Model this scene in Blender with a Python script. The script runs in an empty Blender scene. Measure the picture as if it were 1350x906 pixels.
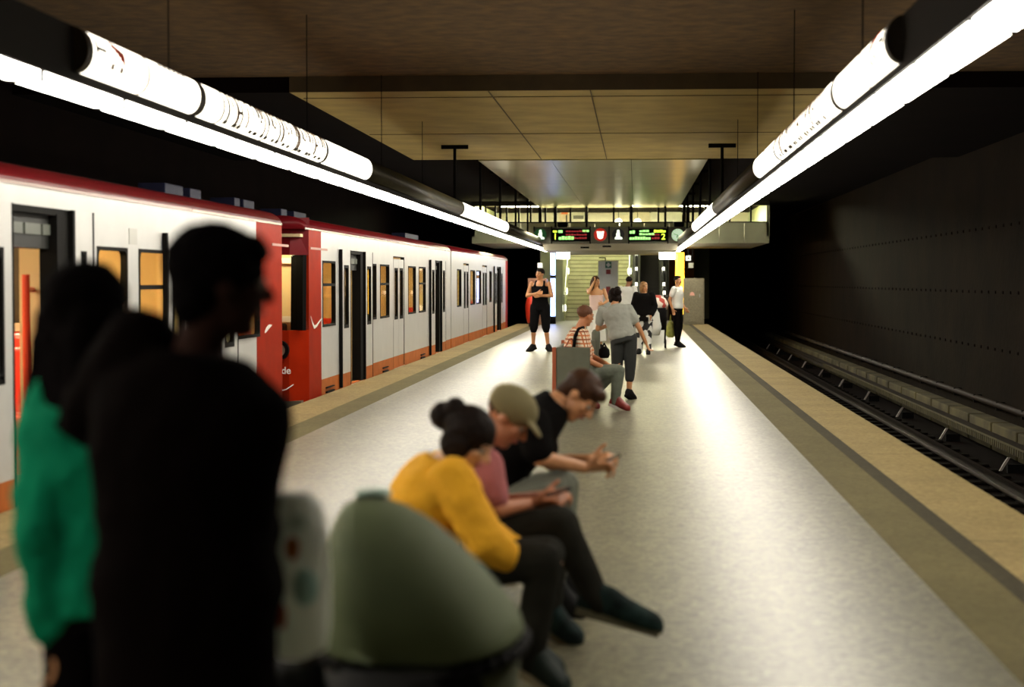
import bpy, bmesh, math, random
from mathutils import Vector, Matrix, noise as mnoise
random.seed(7)
PI = math.pi
SC = bpy.context.scene
C = SC.collection

# ------------------------------------------------------------------ camera
F = 2320.0
H = 1.58
YAW = math.radians(4.0164)
PIT = math.radians(2.0490)
cd = bpy.data.cameras.new('camera')
cam = bpy.data.objects.new('camera', cd)
C.objects.link(cam)
cd.sensor_width = 36.0
cd.lens = F / 1350 * 36
cd.clip_end = 300
cam.location = (0, 0, H)
cam.rotation_euler = (PI / 2 - PIT, 0, YAW)
cd.dof.use_dof = True
cd.dof.focus_distance = 30.0
cd.dof.aperture_fstop = 1.9
cd.dof.aperture_blades = 0
SC.camera = cam
RM = cam.rotation_euler.to_matrix()

def ray(px, py):
    return RM @ Vector(((px - 675) / F, (453 - py) / F, -1.0))
def P(px, py, Y):            # the point at distance Y that the photo shows at (px, py)
    d = ray(px, py); t = Y / d.y
    return Vector((d.x * t, Y, H + d.z * t))
def PX(px, py, X):           # the same on the plane x = X
    d = ray(px, py); t = X / d.x
    return Vector((X, d.y * t, H + d.z * t))
def PZ(px, py, Z):           # the same on the plane z = Z
    d = ray(px, py); t = (Z - H) / d.z
    return Vector((d.x * t, d.y * t, Z))

# ------------------------------------------------------------------ materials
MATS = {}
def mat(name, col, rough=0.6, metal=0.0, var=0.0, vscale=8.0, bump=0.0, bscale=40.0, emit=None, es=0.0, spec=None):
    if name in MATS: return MATS[name]
    m = bpy.data.materials.new(name); m.use_nodes = True
    nt = m.node_tree; b = nt.nodes['Principled BSDF']
    b.inputs['Base Color'].default_value = (*col, 1)
    b.inputs['Roughness'].default_value = rough
    b.inputs['Metallic'].default_value = metal
    if spec is not None: b.inputs['Specular IOR Level'].default_value = spec
    tc = None
    if var > 0 or bump > 0:
        tc = nt.nodes.new('ShaderNodeTexCoord')
    if var > 0:
        n = nt.nodes.new('ShaderNodeTexNoise'); n.inputs['Scale'].default_value = vscale; n.inputs['Detail'].default_value = 5
        nt.links.new(tc.outputs['Object'], n.inputs['Vector'])
        r = nt.nodes.new('ShaderNodeMapRange'); r.inputs['From Min'].default_value = .3; r.inputs['From Max'].default_value = .7
        r.inputs['To Min'].default_value = 1 - var; r.inputs['To Max'].default_value = 1 + var
        nt.links.new(n.outputs['Fac'], r.inputs['Value'])
        mx = nt.nodes.new('ShaderNodeVectorMath'); mx.operation = 'SCALE'; mx.inputs[0].default_value = col
        nt.links.new(r.outputs['Result'], mx.inputs['Scale'])
        nt.links.new(mx.outputs['Vector'], b.inputs['Base Color'])
    if bump > 0:
        n2 = nt.nodes.new('ShaderNodeTexNoise'); n2.inputs['Scale'].default_value = bscale; n2.inputs['Detail'].default_value = 4
        nt.links.new(tc.outputs['Object'], n2.inputs['Vector'])
        bp = nt.nodes.new('ShaderNodeBump'); bp.inputs['Strength'].default_value = bump; bp.inputs['Distance'].default_value = .02
        nt.links.new(n2.outputs['Fac'], bp.inputs['Height']); nt.links.new(bp.outputs['Normal'], b.inputs['Normal'])
    if emit is not None:
        b.inputs['Emission Color'].default_value = (*emit, 1); b.inputs['Emission Strength'].default_value = es
    MATS[name] = m
    return m

def glass(name, tint, gloss=.12):
    m = bpy.data.materials.new(name); m.use_nodes = True; nt = m.node_tree
    nt.nodes.remove(nt.nodes['Principled BSDF']); out = nt.nodes['Material Output']
    t = nt.nodes.new('ShaderNodeBsdfTransparent'); t.inputs[0].default_value = (*tint, 1)
    g = nt.nodes.new('ShaderNodeBsdfGlossy'); g.inputs['Roughness'].default_value = .03
    lf = nt.nodes.new('ShaderNodeLayerWeight'); lf.inputs[0].default_value = .5
    pw = nt.nodes.new('ShaderNodeMath'); pw.operation = 'POWER'; pw.inputs[1].default_value = 5; nt.links.new(lf.outputs['Facing'], pw.inputs[0])
    lw = nt.nodes.new('ShaderNodeMath'); lw.operation = 'MULTIPLY_ADD'; lw.inputs[1].default_value = .45; lw.inputs[2].default_value = .03; nt.links.new(pw.outputs[0], lw.inputs[0])
    mx = nt.nodes.new('ShaderNodeMixShader')
    nt.links.new(lw.outputs[0], mx.inputs[0]); nt.links.new(t.outputs[0], mx.inputs[1]); nt.links.new(g.outputs[0], mx.inputs[2])
    nt.links.new(mx.outputs[0], out.inputs['Surface'])
    MATS[name] = m
    return m

def floor_mat(name, ca, cb, rough, speck=.5, joints=True, spec=.5):
    m = bpy.data.materials.new(name); m.use_nodes = True; nt = m.node_tree; b = nt.nodes['Principled BSDF']
    L = nt.links.new; N = nt.nodes.new
    tc = N('ShaderNodeTexCoord')
    v = N('ShaderNodeTexVoronoi'); v.inputs['Scale'].default_value = 34; L(tc.outputs['Object'], v.inputs['Vector'])
    sep = N('ShaderNodeSeparateColor'); L(v.outputs['Color'], sep.inputs['Color'])
    n = N('ShaderNodeTexNoise'); n.inputs['Scale'].default_value = 16; n.inputs['Detail'].default_value = 7; n.inputs['Roughness'].default_value = .75
    L(tc.outputs['Object'], n.inputs['Vector'])
    n2 = N('ShaderNodeTexNoise'); n2.inputs['Scale'].default_value = .9; n2.inputs['Detail'].default_value = 3; L(tc.outputs['Object'], n2.inputs['Vector'])
    mm = N('ShaderNodeMath'); mm.operation = 'MULTIPLY'; mm.inputs[1].default_value = speck; L(sep.outputs[0], mm.inputs[0])
    ad = N('ShaderNodeMath'); ad.operation = 'ADD'; L(mm.outputs[0], ad.inputs[0]); L(n.outputs['Fac'], ad.inputs[1])
    r = N('ShaderNodeMapRange'); r.inputs['From Min'].default_value = .3 ; r.inputs['From Max'].default_value = .75 + speck; L(ad.outputs[0], r.inputs['Value'])
    mx = N('ShaderNodeMix'); mx.data_type = 'RGBA'; mx.inputs['A'].default_value = (*ca, 1); mx.inputs['B'].default_value = (*cb, 1)
    L(r.outputs[0], mx.inputs['Factor'])
    r2 = N('ShaderNodeMapRange'); r2.inputs['From Min'].default_value = .3; r2.inputs['From Max'].default_value = .7; r2.inputs['To Min'].default_value = .86; r2.inputs['To Max'].default_value = 1.1
    L(n2.outputs['Fac'], r2.inputs['Value'])
    sc = N('ShaderNodeVectorMath'); sc.operation = 'SCALE'; L(mx.outputs['Result'], sc.inputs[0]); L(r2.outputs[0], sc.inputs['Scale'])
    last = sc.outputs['Vector']
    if joints:
        sx = N('ShaderNodeSeparateXYZ'); L(tc.outputs['Object'], sx.inputs[0])
        md = N('ShaderNodeMath'); md.operation = 'PINGPONG'; md.inputs[1].default_value = 2.7; L(sx.outputs['Y'], md.inputs[0])
        lt = N('ShaderNodeMath'); lt.operation = 'LESS_THAN'; lt.inputs[1].default_value = .009; L(md.outputs[0], lt.inputs[0])
        m2 = N('ShaderNodeMix'); m2.data_type = 'RGBA'; m2.inputs['B'].default_value = (ca[0] * .45, ca[1] * .45, ca[2] * .4, 1)
        L(lt.outputs[0], m2.inputs['Factor']); L(last, m2.inputs['A']); last = m2.outputs['Result']
    L(last, b.inputs['Base Color'])
    rr = N('ShaderNodeMapRange'); rr.inputs['To Min'].default_value = rough - .05; rr.inputs['To Max'].default_value = rough + .08
    L(n.outputs['Fac'], rr.inputs['Value']); L(rr.outputs[0], b.inputs['Roughness']); b.inputs['Specular IOR Level'].default_value = spec
    MATS[name] = m
    return m

# ------------------------------------------------------------------ mesh helpers
class MB:
    def __init__(s): s.bm = bmesh.new()
    def box(s, x0, x1, y0, y1, z0, z1, bev=0):
        g = bmesh.ops.create_cube(s.bm, size=1)['verts']
        for v in g:
            v.co = Vector(((x0 + x1) / 2 + v.co.x * (x1 - x0), (y0 + y1) / 2 + v.co.y * (y1 - y0), (z0 + z1) / 2 + v.co.z * (z1 - z0)))
        if bev:
            es = list({e for v in g for e in v.link_edges})
            bmesh.ops.bevel(s.bm, geom=es, offset=bev, segments=2, affect='EDGES', profile=.5)
        return s
    def obox(s, c, ax, ay, az):      # oriented box from centre and half-axis vectors
        c = Vector(c); ax, ay, az = Vector(ax), Vector(ay), Vector(az)
        g = bmesh.ops.create_cube(s.bm, size=2)['verts']
        for v in g: v.co = c + ax * v.co.x + ay * v.co.y + az * v.co.z
        return s
    def cone(s, a, b, ra, rb, n=12):
        a, b = Vector(a), Vector(b); d = b - a
        if d.length < 1e-6: return s
        q = d.to_track_quat('Z', 'Y').to_matrix().to_4x4()
        bmesh.ops.create_cone(s.bm, cap_ends=True, segments=n, radius1=ra, radius2=rb, depth=d.length, matrix=Matrix.Translation((a + b) / 2) @ q)
        return s
    def tube(s, pts, r, n=8):
        for i in range(len(pts) - 1): s.cone(pts[i], pts[i + 1], r, r, n)
        for p in pts[1:-1]: s.ball(p, (r, r, r), 1)
        return s
    def ball(s, c, r, sub=2, rot=None):
        if isinstance(r, (int, float)): r = (r, r, r)
        M = Matrix.Translation(Vector(c))
        if rot is not None: M = M @ rot.to_4x4()
        M = M @ Matrix.Diagonal((*r, 1))
        bmesh.ops.create_icosphere(s.bm, subdivisions=sub, radius=1, matrix=M)
        return s
    def cap(s, a, b, ra, rb, n=12):
        s.cone(a, b, ra, rb, n); s.ball(a, ra); s.ball(b, rb); return s
    def prism(s, pts, ax, d0, d1):   # polygon pts (2D) extruded along axis 0/1/2
        def mk(p, d):
            if ax == 0: return (d, p[0], p[1])
            if ax == 1: return (p[0], d, p[1])
            return (p[0], p[1], d)
        A = [s.bm.verts.new(mk(p, d0)) for p in pts]; B = [s.bm.verts.new(mk(p, d1)) for p in pts]
        n = len(pts)
        for i in range(n): s.bm.faces.new((A[i], A[(i + 1) % n], B[(i + 1) % n], B[i]))
        s.bm.faces.new(A[::-1]); s.bm.faces.new(B)
        return s
    def ring(s, outer, inner, ax, d0, d1):   # flat ring between two equal-length outlines
        def mk(p, d):
            if ax == 0: return (d, p[0], p[1])
            if ax == 1: return (p[0], d, p[1])
            return (p[0], p[1], d)
        n = len(outer)
        V = [[s.bm.verts.new(mk(p, d)) for p in l] for l in (outer, inner) for d in (d0, d1)]
        o0, o1, i0, i1 = V
        for k in range(n):
            j = (k + 1) % n
            s.bm.faces.new((o0[k], o0[j], o1[j], o1[k])); s.bm.faces.new((i0[j], i0[k], i1[k], i1[j]))
            s.bm.faces.new((o1[k], o1[j], i1[j], i1[k])); s.bm.faces.new((o0[j], o0[k], i0[k], i0[j]))
        return s
    def loft(s, rings, n=20, e=1.0):   # rings: (centre, side, front, ra, rb)
        R = []
        for c, sd, fr, ra, rb in rings:
            c, sd, fr = Vector(c), Vector(sd), Vector(fr)
            ring = []
            for k in range(n):
                t = 2 * PI * k / n; cx, sx = math.cos(t), math.sin(t)
                cx = math.copysign(abs(cx) ** e, cx); sx = math.copysign(abs(sx) ** e, sx)
                ring.append(s.bm.verts.new(c + sd * ra * cx + fr * rb * sx))
            R.append(ring)
        for a, b in zip(R, R[1:]):
            for k in range(n): s.bm.faces.new((a[k], a[(k + 1) % n], b[(k + 1) % n], b[k]))
        s.bm.faces.new(R[0][::-1]); s.bm.faces.new(R[-1])
        return s
    def build(s, name, m, parent=None, smooth=False, loc=None, voxel=None, vs=2, disp=0, dscale=.1):
        bmesh.ops.recalc_face_normals(s.bm, faces=s.bm.faces)
        me = bpy.data.meshes.new(name)
        if loc is not None:
            bmesh.ops.translate(s.bm, verts=s.bm.verts, vec=-Vector(loc))
        s.bm.to_mesh(me); s.bm.free()
        if smooth:
            for p in me.polygons: p.use_smooth = True
        if m is not None: me.materials.append(m)
        o = bpy.data.objects.new(name, me); C.objects.link(o)
        if parent is not None:
            o.parent = parent
            if loc is not None: o.location = Vector(loc)
        elif loc is not None: o.location = Vector(loc)
        if voxel:
            r = o.modifiers.new('remesh', 'REMESH'); r.mode = 'VOXEL'; r.voxel_size = voxel; r.use_smooth_shade = True
            if vs:
                k = o.modifiers.new('smooth', 'SMOOTH'); k.factor = .6; k.iterations = vs
            if disp:
                tx = bpy.data.textures.get('cloth%g' % dscale) or bpy.data.textures.new('cloth%g' % dscale, 'CLOUDS')
                tx.noise_scale = dscale; tx.noise_depth = 2
                k = o.modifiers.new('folds', 'DISPLACE'); k.texture = tx; k.strength = disp; k.mid_level = .5
        return o

def empty(name, loc=(0, 0, 0), rz=0):
    o = bpy.data.objects.new(name, None); C.objects.link(o); o.location = loc; o.rotation_euler = (0, 0, rz)
    o.empty_display_size = .2
    return o
def tag(o, label, cat, group=None):
    o['label'] = label; o['category'] = cat
    if group: o['group'] = group
    return o
def struct(o):
    o['kind'] = 'structure'; return o
def copy_tree(o, parent=None):
    c = o.copy(); C.objects.link(c)
    if parent is not None: c.parent = parent
    for ch in [x for x in o.children]: copy_tree(ch, c)
    return c
def rrect(y0, y1, z0, z1, r, n=4):
    pts = []
    for cx, cz, a0 in ((y1 - r, z1 - r, 0), (y0 + r, z1 - r, 90), (y0 + r, z0 + r, 180), (y1 - r, z0 + r, 270)):
        for k in range(n + 1):
            a = math.radians(a0 + 90 * k / n); pts.append((cx + r * math.cos(a), cz + r * math.sin(a)))
    return pts
def rect_like(y0, y1, z0, z1, n=4):      # a rectangle with as many points as rrect
    pts = []
    for cx, cz in ((y1, z1), (y0, z1), (y0, z0), (y1, z0)):
        pts += [(cx, cz)] * (n + 1)
    return pts
def disc(cx, cz, r, n=24): return [(cx + r * math.cos(2 * PI * k / n), cz + r * math.sin(2 * PI * k / n)) for k in range(n)]
def text_mesh(name, s, size, m, parent, loc, rot, depth=.004, align='CENTER'):
    cu = bpy.data.curves.new(name, 'FONT'); cu.body = s; cu.size = size; cu.extrude = depth; cu.align_x = align; cu.align_y = 'CENTER'; cu.offset = size * .015
    t = bpy.data.objects.new(name, cu); C.objects.link(t)
    dg = bpy.context.evaluated_depsgraph_get()
    me = bpy.data.meshes.new_from_object(t.evaluated_get(dg)); me.name = name
    bpy.data.objects.remove(t)
    me.materials.clear(); me.materials.append(m)
    o = bpy.data.objects.new(name, me); C.objects.link(o); o.parent = parent; o.location = loc; o.rotation_euler = rot
    return o
# ------------------------------------------------------------------ shared materials
XL, XR = -4.30, 2.61          # platform edges
YE = 64.3                     # far end of the platform floor
TER = floor_mat('terrazzo', (.018, .0165, .0075), (.265, .245, .150), .355, .95, True, .75)
OLV = floor_mat('olive_paving', (.085, .070, .028), (.165, .14, .062), .8, .3, False, .12)
BND = floor_mat('dark_guide_band', (.03, .026, .014), (.065, .055, .03), .8, .3, False, .12)
BEI = floor_mat('beige_edge_slab', (.17, .125, .045), (.36, .27, .12), .75, .4, True, .15)
CONC_D = mat('rough_dark_concrete', (.105, .056, .013), .9, var=.4, vscale=4.5, bump=.3, bscale=20)
CONC_L = mat('smooth_tan_concrete', (.42, .31, .09), .75, var=.18, vscale=1.5, bump=.15, bscale=14)
BLACKP = mat('black_paint_and_shade', (.005, .0025, .0018), .95, var=.3, vscale=1, spec=.04)
CEILM = mat('olive_metal_ceiling', (.30, .27, .11), .28, .8, var=.12, vscale=1)
DUCT = mat('dark_fixture_metal', (.03, .025, .012), .4, .6, var=.2, vscale=6)
STEEL = mat('brushed_steel', (.42, .42, .38), .35, .9, var=.1, vscale=5)
GREYP = mat('grey_green_panel', (.12, .125, .09), .5, .3, var=.08, vscale=10)
BLK = mat('black_rubber', (.0035, .003, .0026), .7, spec=.08)
LAMP = mat('lamp_diffuser', (.9, .9, .85), .5, emit=(1.0, .93, .80), es=29)
SIGNL = mat('sign_diffuser', (.9, .88, .8), .5, emit=(1.0, .92, .76), es=3.6)
INK = mat('sign_ink', (.03, .02, .01), .6)
INKB = mat('sign_ink_brown', (.16, .07, .02), .6)
REDI = mat('sign_ink_red', (.7, .05, .01), .6)

# ------------------------------------------------------------------ platform
Y0 = -9.0
def slab(name, x0, x1, m, y1=YE + 14, z0=-.28):
    return struct(MB().box(x0, x1, Y0, y1, z0, 0).build(name, m))
slab('floor', XL + .93, XR - 1.10, TER)
slab('trim_1', XR - 1.10, XR - .71, OLV); slab('trim_2', XR - .71, XR - .58, BND); slab('trim_3', XR - .58, XR, BEI, YE)
slab('trim_4', XL + .80, XL + .93, OLV); slab('trim_5', XL + .58, XL + .80, OLV); slab('trim_6', XL, XL + .58, BEI, YE)
struct(MB().box(XR - .62, XR - .30, Y0, YE, -1.35, -.281).build('wall_platform_right', BLACKP))
struct(MB().box(XL + .30, XL + .62, Y0, YE, -1.35, -.281).build('wall_platform_left', BLACKP))
# tunnel floor, walls, ends
struct(MB().box(XR - .30, 6.6, Y0, 95, -1.45, -1.25).build('floor_track_right', BLACKP))
struct(MB().box(-8.4, XL + .30, Y0, 95, -1.45, -1.25).build('floor_track_left', BLACKP))
WALLM = mat('sooty_tunnel_wall', (.009, .0052, .0022), .85, var=.4, vscale=.8, bump=.3, bscale=6, spec=.04)
struct(MB().box(6.3, 6.6, Y0, 95, -1.25, 4.3).build('wall_right', WALLM))
struct(MB().box(-8.4, -8.1, Y0, 95, -1.25, 4.3).build('wall_left', BLACKP))
struct(MB().box(-8.1, 6.3, 95, 95.3, -1.25, 4.3).build('wall_far', BLACKP))
struct(MB().box(-8.1, 6.3, Y0 - .3, Y0, -1.25, 4.3).build('wall_behind', BLACKP))
# ceiling: rough dark field, dropped tan soffit, metal panels
YA, YB, YC = 22.5, 35.2, 58.0
struct(MB().box(-8.1, 6.3, Y0, YA, 4.20, 4.4).build('ceiling', CONC_D))
struct(MB().box(-8.1, -4.45, YA, YB, 4.0, 4.4).build('ceiling_track_shade_left', BLACKP)); struct(MB().box(2.7, 6.3, YA, YB, 4.0, 4.4).build('ceiling_track_shade_right', BLACKP))  # soffit sides over the tracks: their shade is put into the black colour
sof = MB().box(-4.45, 2.7, YA, YB, 4.0, 4.2)
struct(sof.build('ceiling_soffit', CONC_L))
j = MB()
for x in (-1.88, -.58): j.box(x - .008, x + .008, YA + .01, YB - .01, 3.992, 3.9999)
for y in (23.2, 29.0): j.box(-4.4, 2.65, y - .014, y + .014, 3.992, 3.9999)
struct(MB().box(-4.45, 2.7, YA - .02, YA - .001, 4.002, 4.199).build('ceiling_step_shade', mat('shaded_step_concrete', (.055, .034, .012), .9, var=.3, vscale=2)))  # thin sheet, the unlit step face painted as a darker colour
struct(j.build('trim_7', mat('ceiling_joint', (.10, .07, .025), .9)))
struct(MB().box(-8.1, 6.3, YB, 68.0, 4.2, 4.4).build('ceiling_far', BLACKP))
struct(MB().box(-8.1, -4.3, 68.0, 95, 4.2, 4.4).build('ceiling_tunnel_left', BLACKP)); struct(MB().box(3.4, 6.3, 68.0, 95, 4.2, 4.4).build('ceiling_tunnel_right', BLACKP))
cp = MB()
for k in range(8):
    y = YB + .02 + k * (YC - YB) / 8
    for a, b in ((-3.15, -1.7), (-1.69, -.1), (-.09, 1.42)): cp.box(a, b, y, y + (YC - YB) / 8 - .015, 3.98, 4.02)
struct(cp.build('ceiling_panels', CEILM))
# bolts rows on right wall (as pattern of formwork holes)
hb = MB()
for z in (.35, 1.35, 2.5):
    for k in range(90):
        y = 14 + k * .62
        hb.box(6.285, 6.2999, y, y + .09, z, z + .05)
struct(hb.build('trim_8', BLACKP))
# cable troughs along the right wall
TR = mat('pale_cable_trough', (.085, .070, .028), .9, var=.6, vscale=1.3)
PIPE = mat('dark_pipe', (.022, .014, .007), .6, var=.3, vscale=3)
t = MB()
for k in range(34):
    y = 14 + k * 2.0
    t.box(5.95, 6.28, y, y + 1.86, -1.25, -.80, .02)
tag(t.build('cable_trough', TR), 'pale segmented concrete cable trough along the foot of the tunnel wall', 'cable trough')
t = empty('tunnel_pipe', (6.2, 14, -.6)); tag(t, 'long dark pipe fixed low on the right tunnel wall above the trough', 'pipe')
MB().tube([(6.2, 14, -.55), (6.2, 90, -.55)], .06).build('pipe_run', PIPE, t, True, (6.2, 14, -.6)).location = (0, 0, 0)
pm = MB().box(-.05, .095, -.03, .03, -.04, .11).build('bracket', BLK, t); pm.location = (0, .54, 0)
for k in range(1, 38):
    c_ = pm.copy(); C.objects.link(c_); c_.parent = t; c_.location = (0, .54 + 2 * k, 0)
# rails and third rail
RAILM = mat('worn_rail_steel', (.05, .035, .025), .4, .8, var=.2, vscale=5)
prof = [(-.07, 0), (.07, 0), (.07, .015), (.012, .03), (.012, .11), (.035, .12), (.035, .15), (-.035, .15), (-.035, .12), (-.012, .11), (-.012, .03), (-.07, .015)]
def rail(x, label):
    o = MB().prism([(x + a, -1.20 + b) for a, b in prof], 1, Y0 + .2, 94).build('rail', RAILM)
    tag(o, label, 'rail', 'steel running rails of the right track')
rail(3.44, 'dark running rail of the right track nearer the platform edge')
rail(4.88, 'dark running rail of the right track farther from the platform')
SLP = mat('sooty_sleeper', (.008, .006, .004), .9, var=.3, vscale=4, spec=.05)
s0 = None
for k in range(96):
    y = 12 + k * .8
    if s0 is None:
        s0 = MB().box(-1.2, 1.2, -.13, .13, 0, .04, .01).box(-.82, -.62, -.1, .1, .04, .05).box(.62, .82, -.1, .1, .04, .05).build('sleeper', SLP); o = s0
    else:
        o = s0.copy(); C.objects.link(o)
    o.location = (4.16, y, -1.25)
    tag(o, 'dark sleeper in the track bed on the right', 'sleeper', 'sleepers of the right track')
THIRD = mat('third_rail_cover', (.09, .075, .03), .6, var=.3, vscale=4)
t = empty('third_rail', (5.72, 12, -1.25)); tag(t, 'ribbed third rail with cover running beside the right track', 'third rail')
def loc0(o): o.location = (0, 0, 0); return o
m = MB().box(5.66, 5.82, 12, 92, -.93, -.90).box(5.81, 5.83, 12, 92, -.97, -.90).box(5.70, 5.76, 12, 92, -1.06, -.98)
loc0(m.build('rail_cover', PIPE, t, loc=(5.72, 12, -1.25)))
m = MB(); pr = [(12, -.90)]
for k in range(260): pr += [(12 + k * .16, -.93), (12.001 + k * .16, -1.03), (12.07 + k * .16, -1.03), (12.071 + k * .16, -.93)]
pr += [(12 + 260 * .16, -.90)]
m.prism(pr, 0, 5.645, 5.658)
loc0(m.build('rib_comb', THIRD, t, loc=(5.72, 12, -1.25)))
INS = mat('pale_insulator', (.28, .24, .22), .5)
for k in range(11):
    y = 21.1 + 5.15 * k
    m = MB().obox((5.42, y, -1.12), (.02, 0, .0), (0, .02, 0), (.06, 0, .10))
    loc0(m.build('insulator_strut', INS, t, loc=(5.72, 12, -1.25)))
    m = MB().box(5.46, 5.70, y - .04, y + .04, -1.249, -1.12)
    loc0(m.build('support', BLK, t, loc=(5.72, 12, -1.25)))

# ------------------------------------------------------------------ light lines
def dprof(xb, sgn, zc, rx, rz, n=12):
    return [(xb + sgn * rx * math.cos(a), zc + rz * math.sin(a)) for a in [-PI / 2 + PI * k / n for k in range(n + 1)]]
LY1 = 64.8
def light_line(xi, s, label):   # xi inner x, s = +1 when the platform lies towards +x
    LY0 = -5.88 if s > 0 else 4.62
    t = empty('light_fixture', (xi, LY0, 2.7)); tag(t, label, 'light', 'fluorescent light lines above the platform')
    xo = xi - s * .20
    xa, xb = sorted((xi, xo))
    off = (xi, LY0, 2.7)
    m = MB().box(xa, xb, LY0, 56.9, 2.72, 3.0).box(xa, xb, 56.9, LY1, 2.72, 2.78)
    xl = sorted((xi, xi + s * .022)); m.box(xl[0], xl[1], LY0, LY1, 2.685, 2.735)
    loc0(m.build('housing', mat('black_fixture_housing', (.008, .006, .004), .7, spec=.1), t, loc=off))
    for a, b in ((20.35, 31.1), (42.4, 56.9)):
        m = MB().prism(dprof(xi, s, 2.87, .09, .125), 1, a, b)
        loc0(m.build('round_duct', DUCT, t, True, loc=off))
    xs = sorted((xi - s * .005, xi - s * .185))
    y = -5.85 if s > 0 else 4.65
    while y < LY1 - 1.4:
        loc0(MB().box(xs[0], xs[1], y + .03, y + 1.47, 2.640, 2.718).build('light_panel', LAMP, t, loc=off))
        loc0(MB().box(xs[0] - .004, xs[1] + .004, y - .028, y + .028, 2.632, 2.719).build('panel_joint', BLK, t, loc=off))
        y += 1.5
    hy = [12.05, 17.2, 22.3, 26.6, 31.4, 36.6, 42.0, 47.4, 52.7]
    for y in hy:
        if y < 30:
            loc0(MB().tube([((xa + xb) / 2, y, 2.99), ((xa + xb) / 2, y, 4.19 if y < YA else 3.99)], .005, 8).build('hanger', BLK, t, loc=off)); continue
        top = 4.2 if (y < YA or y > YB) else 4.0
        m = MB().tube([((xa + xb) / 2, y, 2.99), ((xa + xb) / 2, y, top - .03)], .028, 8)
        m.box((xa + xb) / 2 - .24, (xa + xb) / 2 + .24, y - .04, y + .04, top - .07, top - .002)
        loc0(m.build('hanger', BLK, t, loc=off))
    return t
light_line(-3.13, 1, 'long line of white light panels hung beside the stopped train')
light_line(1.42, -1, 'long line of white light panels hung above the empty right track side')

def name_sign(xi, s, ya, yb, label, full):
    zc = 2.87; off = (xi, ya, 2.7)
    t = empty('station_sign', (xi, ya, 2.7)); tag(t, label, 'sign', 'glowing name signs on the light lines')
    loc0(MB().prism(dprof(xi + s * .001, s, zc, .088, .122), 1, ya, yb).build('diffuser', SIGNL, t, True, loc=off))
    loc0(MB().prism(dprof(xi + s * .001, s, zc, .091, .125), 1, ya - .03, ya - .002).build('end_cap', INK, t, loc=off))
    def arc(y0, y1, a0, a1, m, name, r=.004):
        pr = [(xi + s * (.088 + r) * math.cos(a), zc + (.122 + r) * math.sin(a)) for a in [math.radians(a0 + (a1 - a0) * k / 10) for k in range(11)]]
        pi_ = [(xi + s * (.080) * math.cos(a), zc + (.112) * math.sin(a)) for a in [math.radians(a1 - (a1 - a0) * k / 10) for k in range(11)]]
        return loc0(MB().prism(pr + pi_, 1, y0, y1).build(name, m, t, loc=off))
    L = yb - ya
    arc(ya - .05, ya + .05, -90, 90, INK, 'frame_ring')
    arc(yb - .06, yb, -90, 90, DUCT, 'frame_ring')
    if full:
        rings = [(.11, .04), (.235, .16), (.30, .05), (.45, .05), (.57, .05), (.71, .12), (.855, .04)]
        for f, w in rings: arc(ya + f * L, ya + f * L + w, -90, 90, INK if w > .04 else INKB, 'frame_ring')
        # letter strokes of the station name, too blurred to read
        y = ya + .315 * L; k = 0
        while y < ya + .70 * L:
            w = random.choice((.05, .06, .08)); a0 = random.choice((-48, 0, 10)); a1 = random.choice((60, 74, 74))
            arc(y, y + w, a0, a1, INKB if k % 3 else INK, 'letter_stroke')
            if k % 3 != 1: arc(y - .02, y + w + .03, -66, -46, INK, 'letter_stroke')
            if k % 4 == 2: arc(y + w, y + w + .08, -6, 6, INKB, 'letter_stroke')
            y += random.choice((.13, .16, .16, .21)); k += 1
        arc(ya + .10, ya + .14, -2, 44, INK, 'pictogram'); arc(ya + .14, ya + .30, 8, 18, INK, 'pictogram')
        for q in range(5): arc(ya + .44 + q * .045, ya + .485 + q * .045, 30 - q * 9, 56 - q * 6, REDI, 'red_mark')
        arc(ya + .40, ya + .46, -30, -12, INKB, 'small_mark'); arc(ya + .58, ya + .64, -30, -12, INKB, 'small_mark'); arc(ya + .46, ya + .58, -12, -8, INKB, 'small_mark'); arc(ya + .46, ya + .58, -34, -30, INKB, 'small_mark')
        for q in range(6): arc(ya + 1.5 + .12 * q, ya + 1.57 + .12 * q, 46, 56, INKB, 'small_mark')
    else:
        for f in (.14, .3, .46, .6, .74, .88): arc(ya + f * L, ya + f * L + .05, -80, 80, INKB, 'letter_stroke')
    return t
name_sign(-3.13, 1, 9.7, 20.3, 'nearest glowing station name sign on the left light line', True)
name_sign(1.42, -1, 9.6, 20.3, 'nearest glowing station name sign on the right light line', True)
name_sign(-3.13, 1, 31.2, 42.3, 'distant small glowing sign on the left light line', False)
name_sign(1.42, -1, 31.0, 42.3, 'distant small glowing sign on the right light line', False)
# ------------------------------------------------------------------ trains
WHT = mat('white_train_paint', (.50, .50, .485), .28, var=.05, vscale=3, bump=.02, bscale=3)
REDP = mat('red_train_paint', (.30, .018, .004), .45, var=.1, vscale=3, spec=.015)
ORG = mat('worn_red_skirt_paint', (.43, .125, .030), .6, var=.15, vscale=4, spec=.05)
ROOFR = mat('dark_red_roof_paint', (.12, .004, .007), .35, spec=.1)
CREAM = mat('cream_interior_panel', (.72, .58, .33), .5, var=.08, vscale=2)
INTF = mat('train_floor_lino', (.10, .085, .05), .6)
SEATR = mat('red_seat_plastic', (.62, .03, .01), .4)
POLE = mat('red_grab_pole', (.65, .05, .015), .3)
WG = glass('train_window_glass', (.97, .90, .70))
DARKG = glass('dark_cab_glass', (.85, .85, .78))
INL = mat('train_interior_lamp', (.9, .9, .8), .5, emit=(1.0, .84, .58), es=36.0)
XS = XL - .06                  # plane of the train side
def ty(px, py=400): return PX(px, py, XS).y
def tz(px, py): return PX(px, py, XS).z

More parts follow.
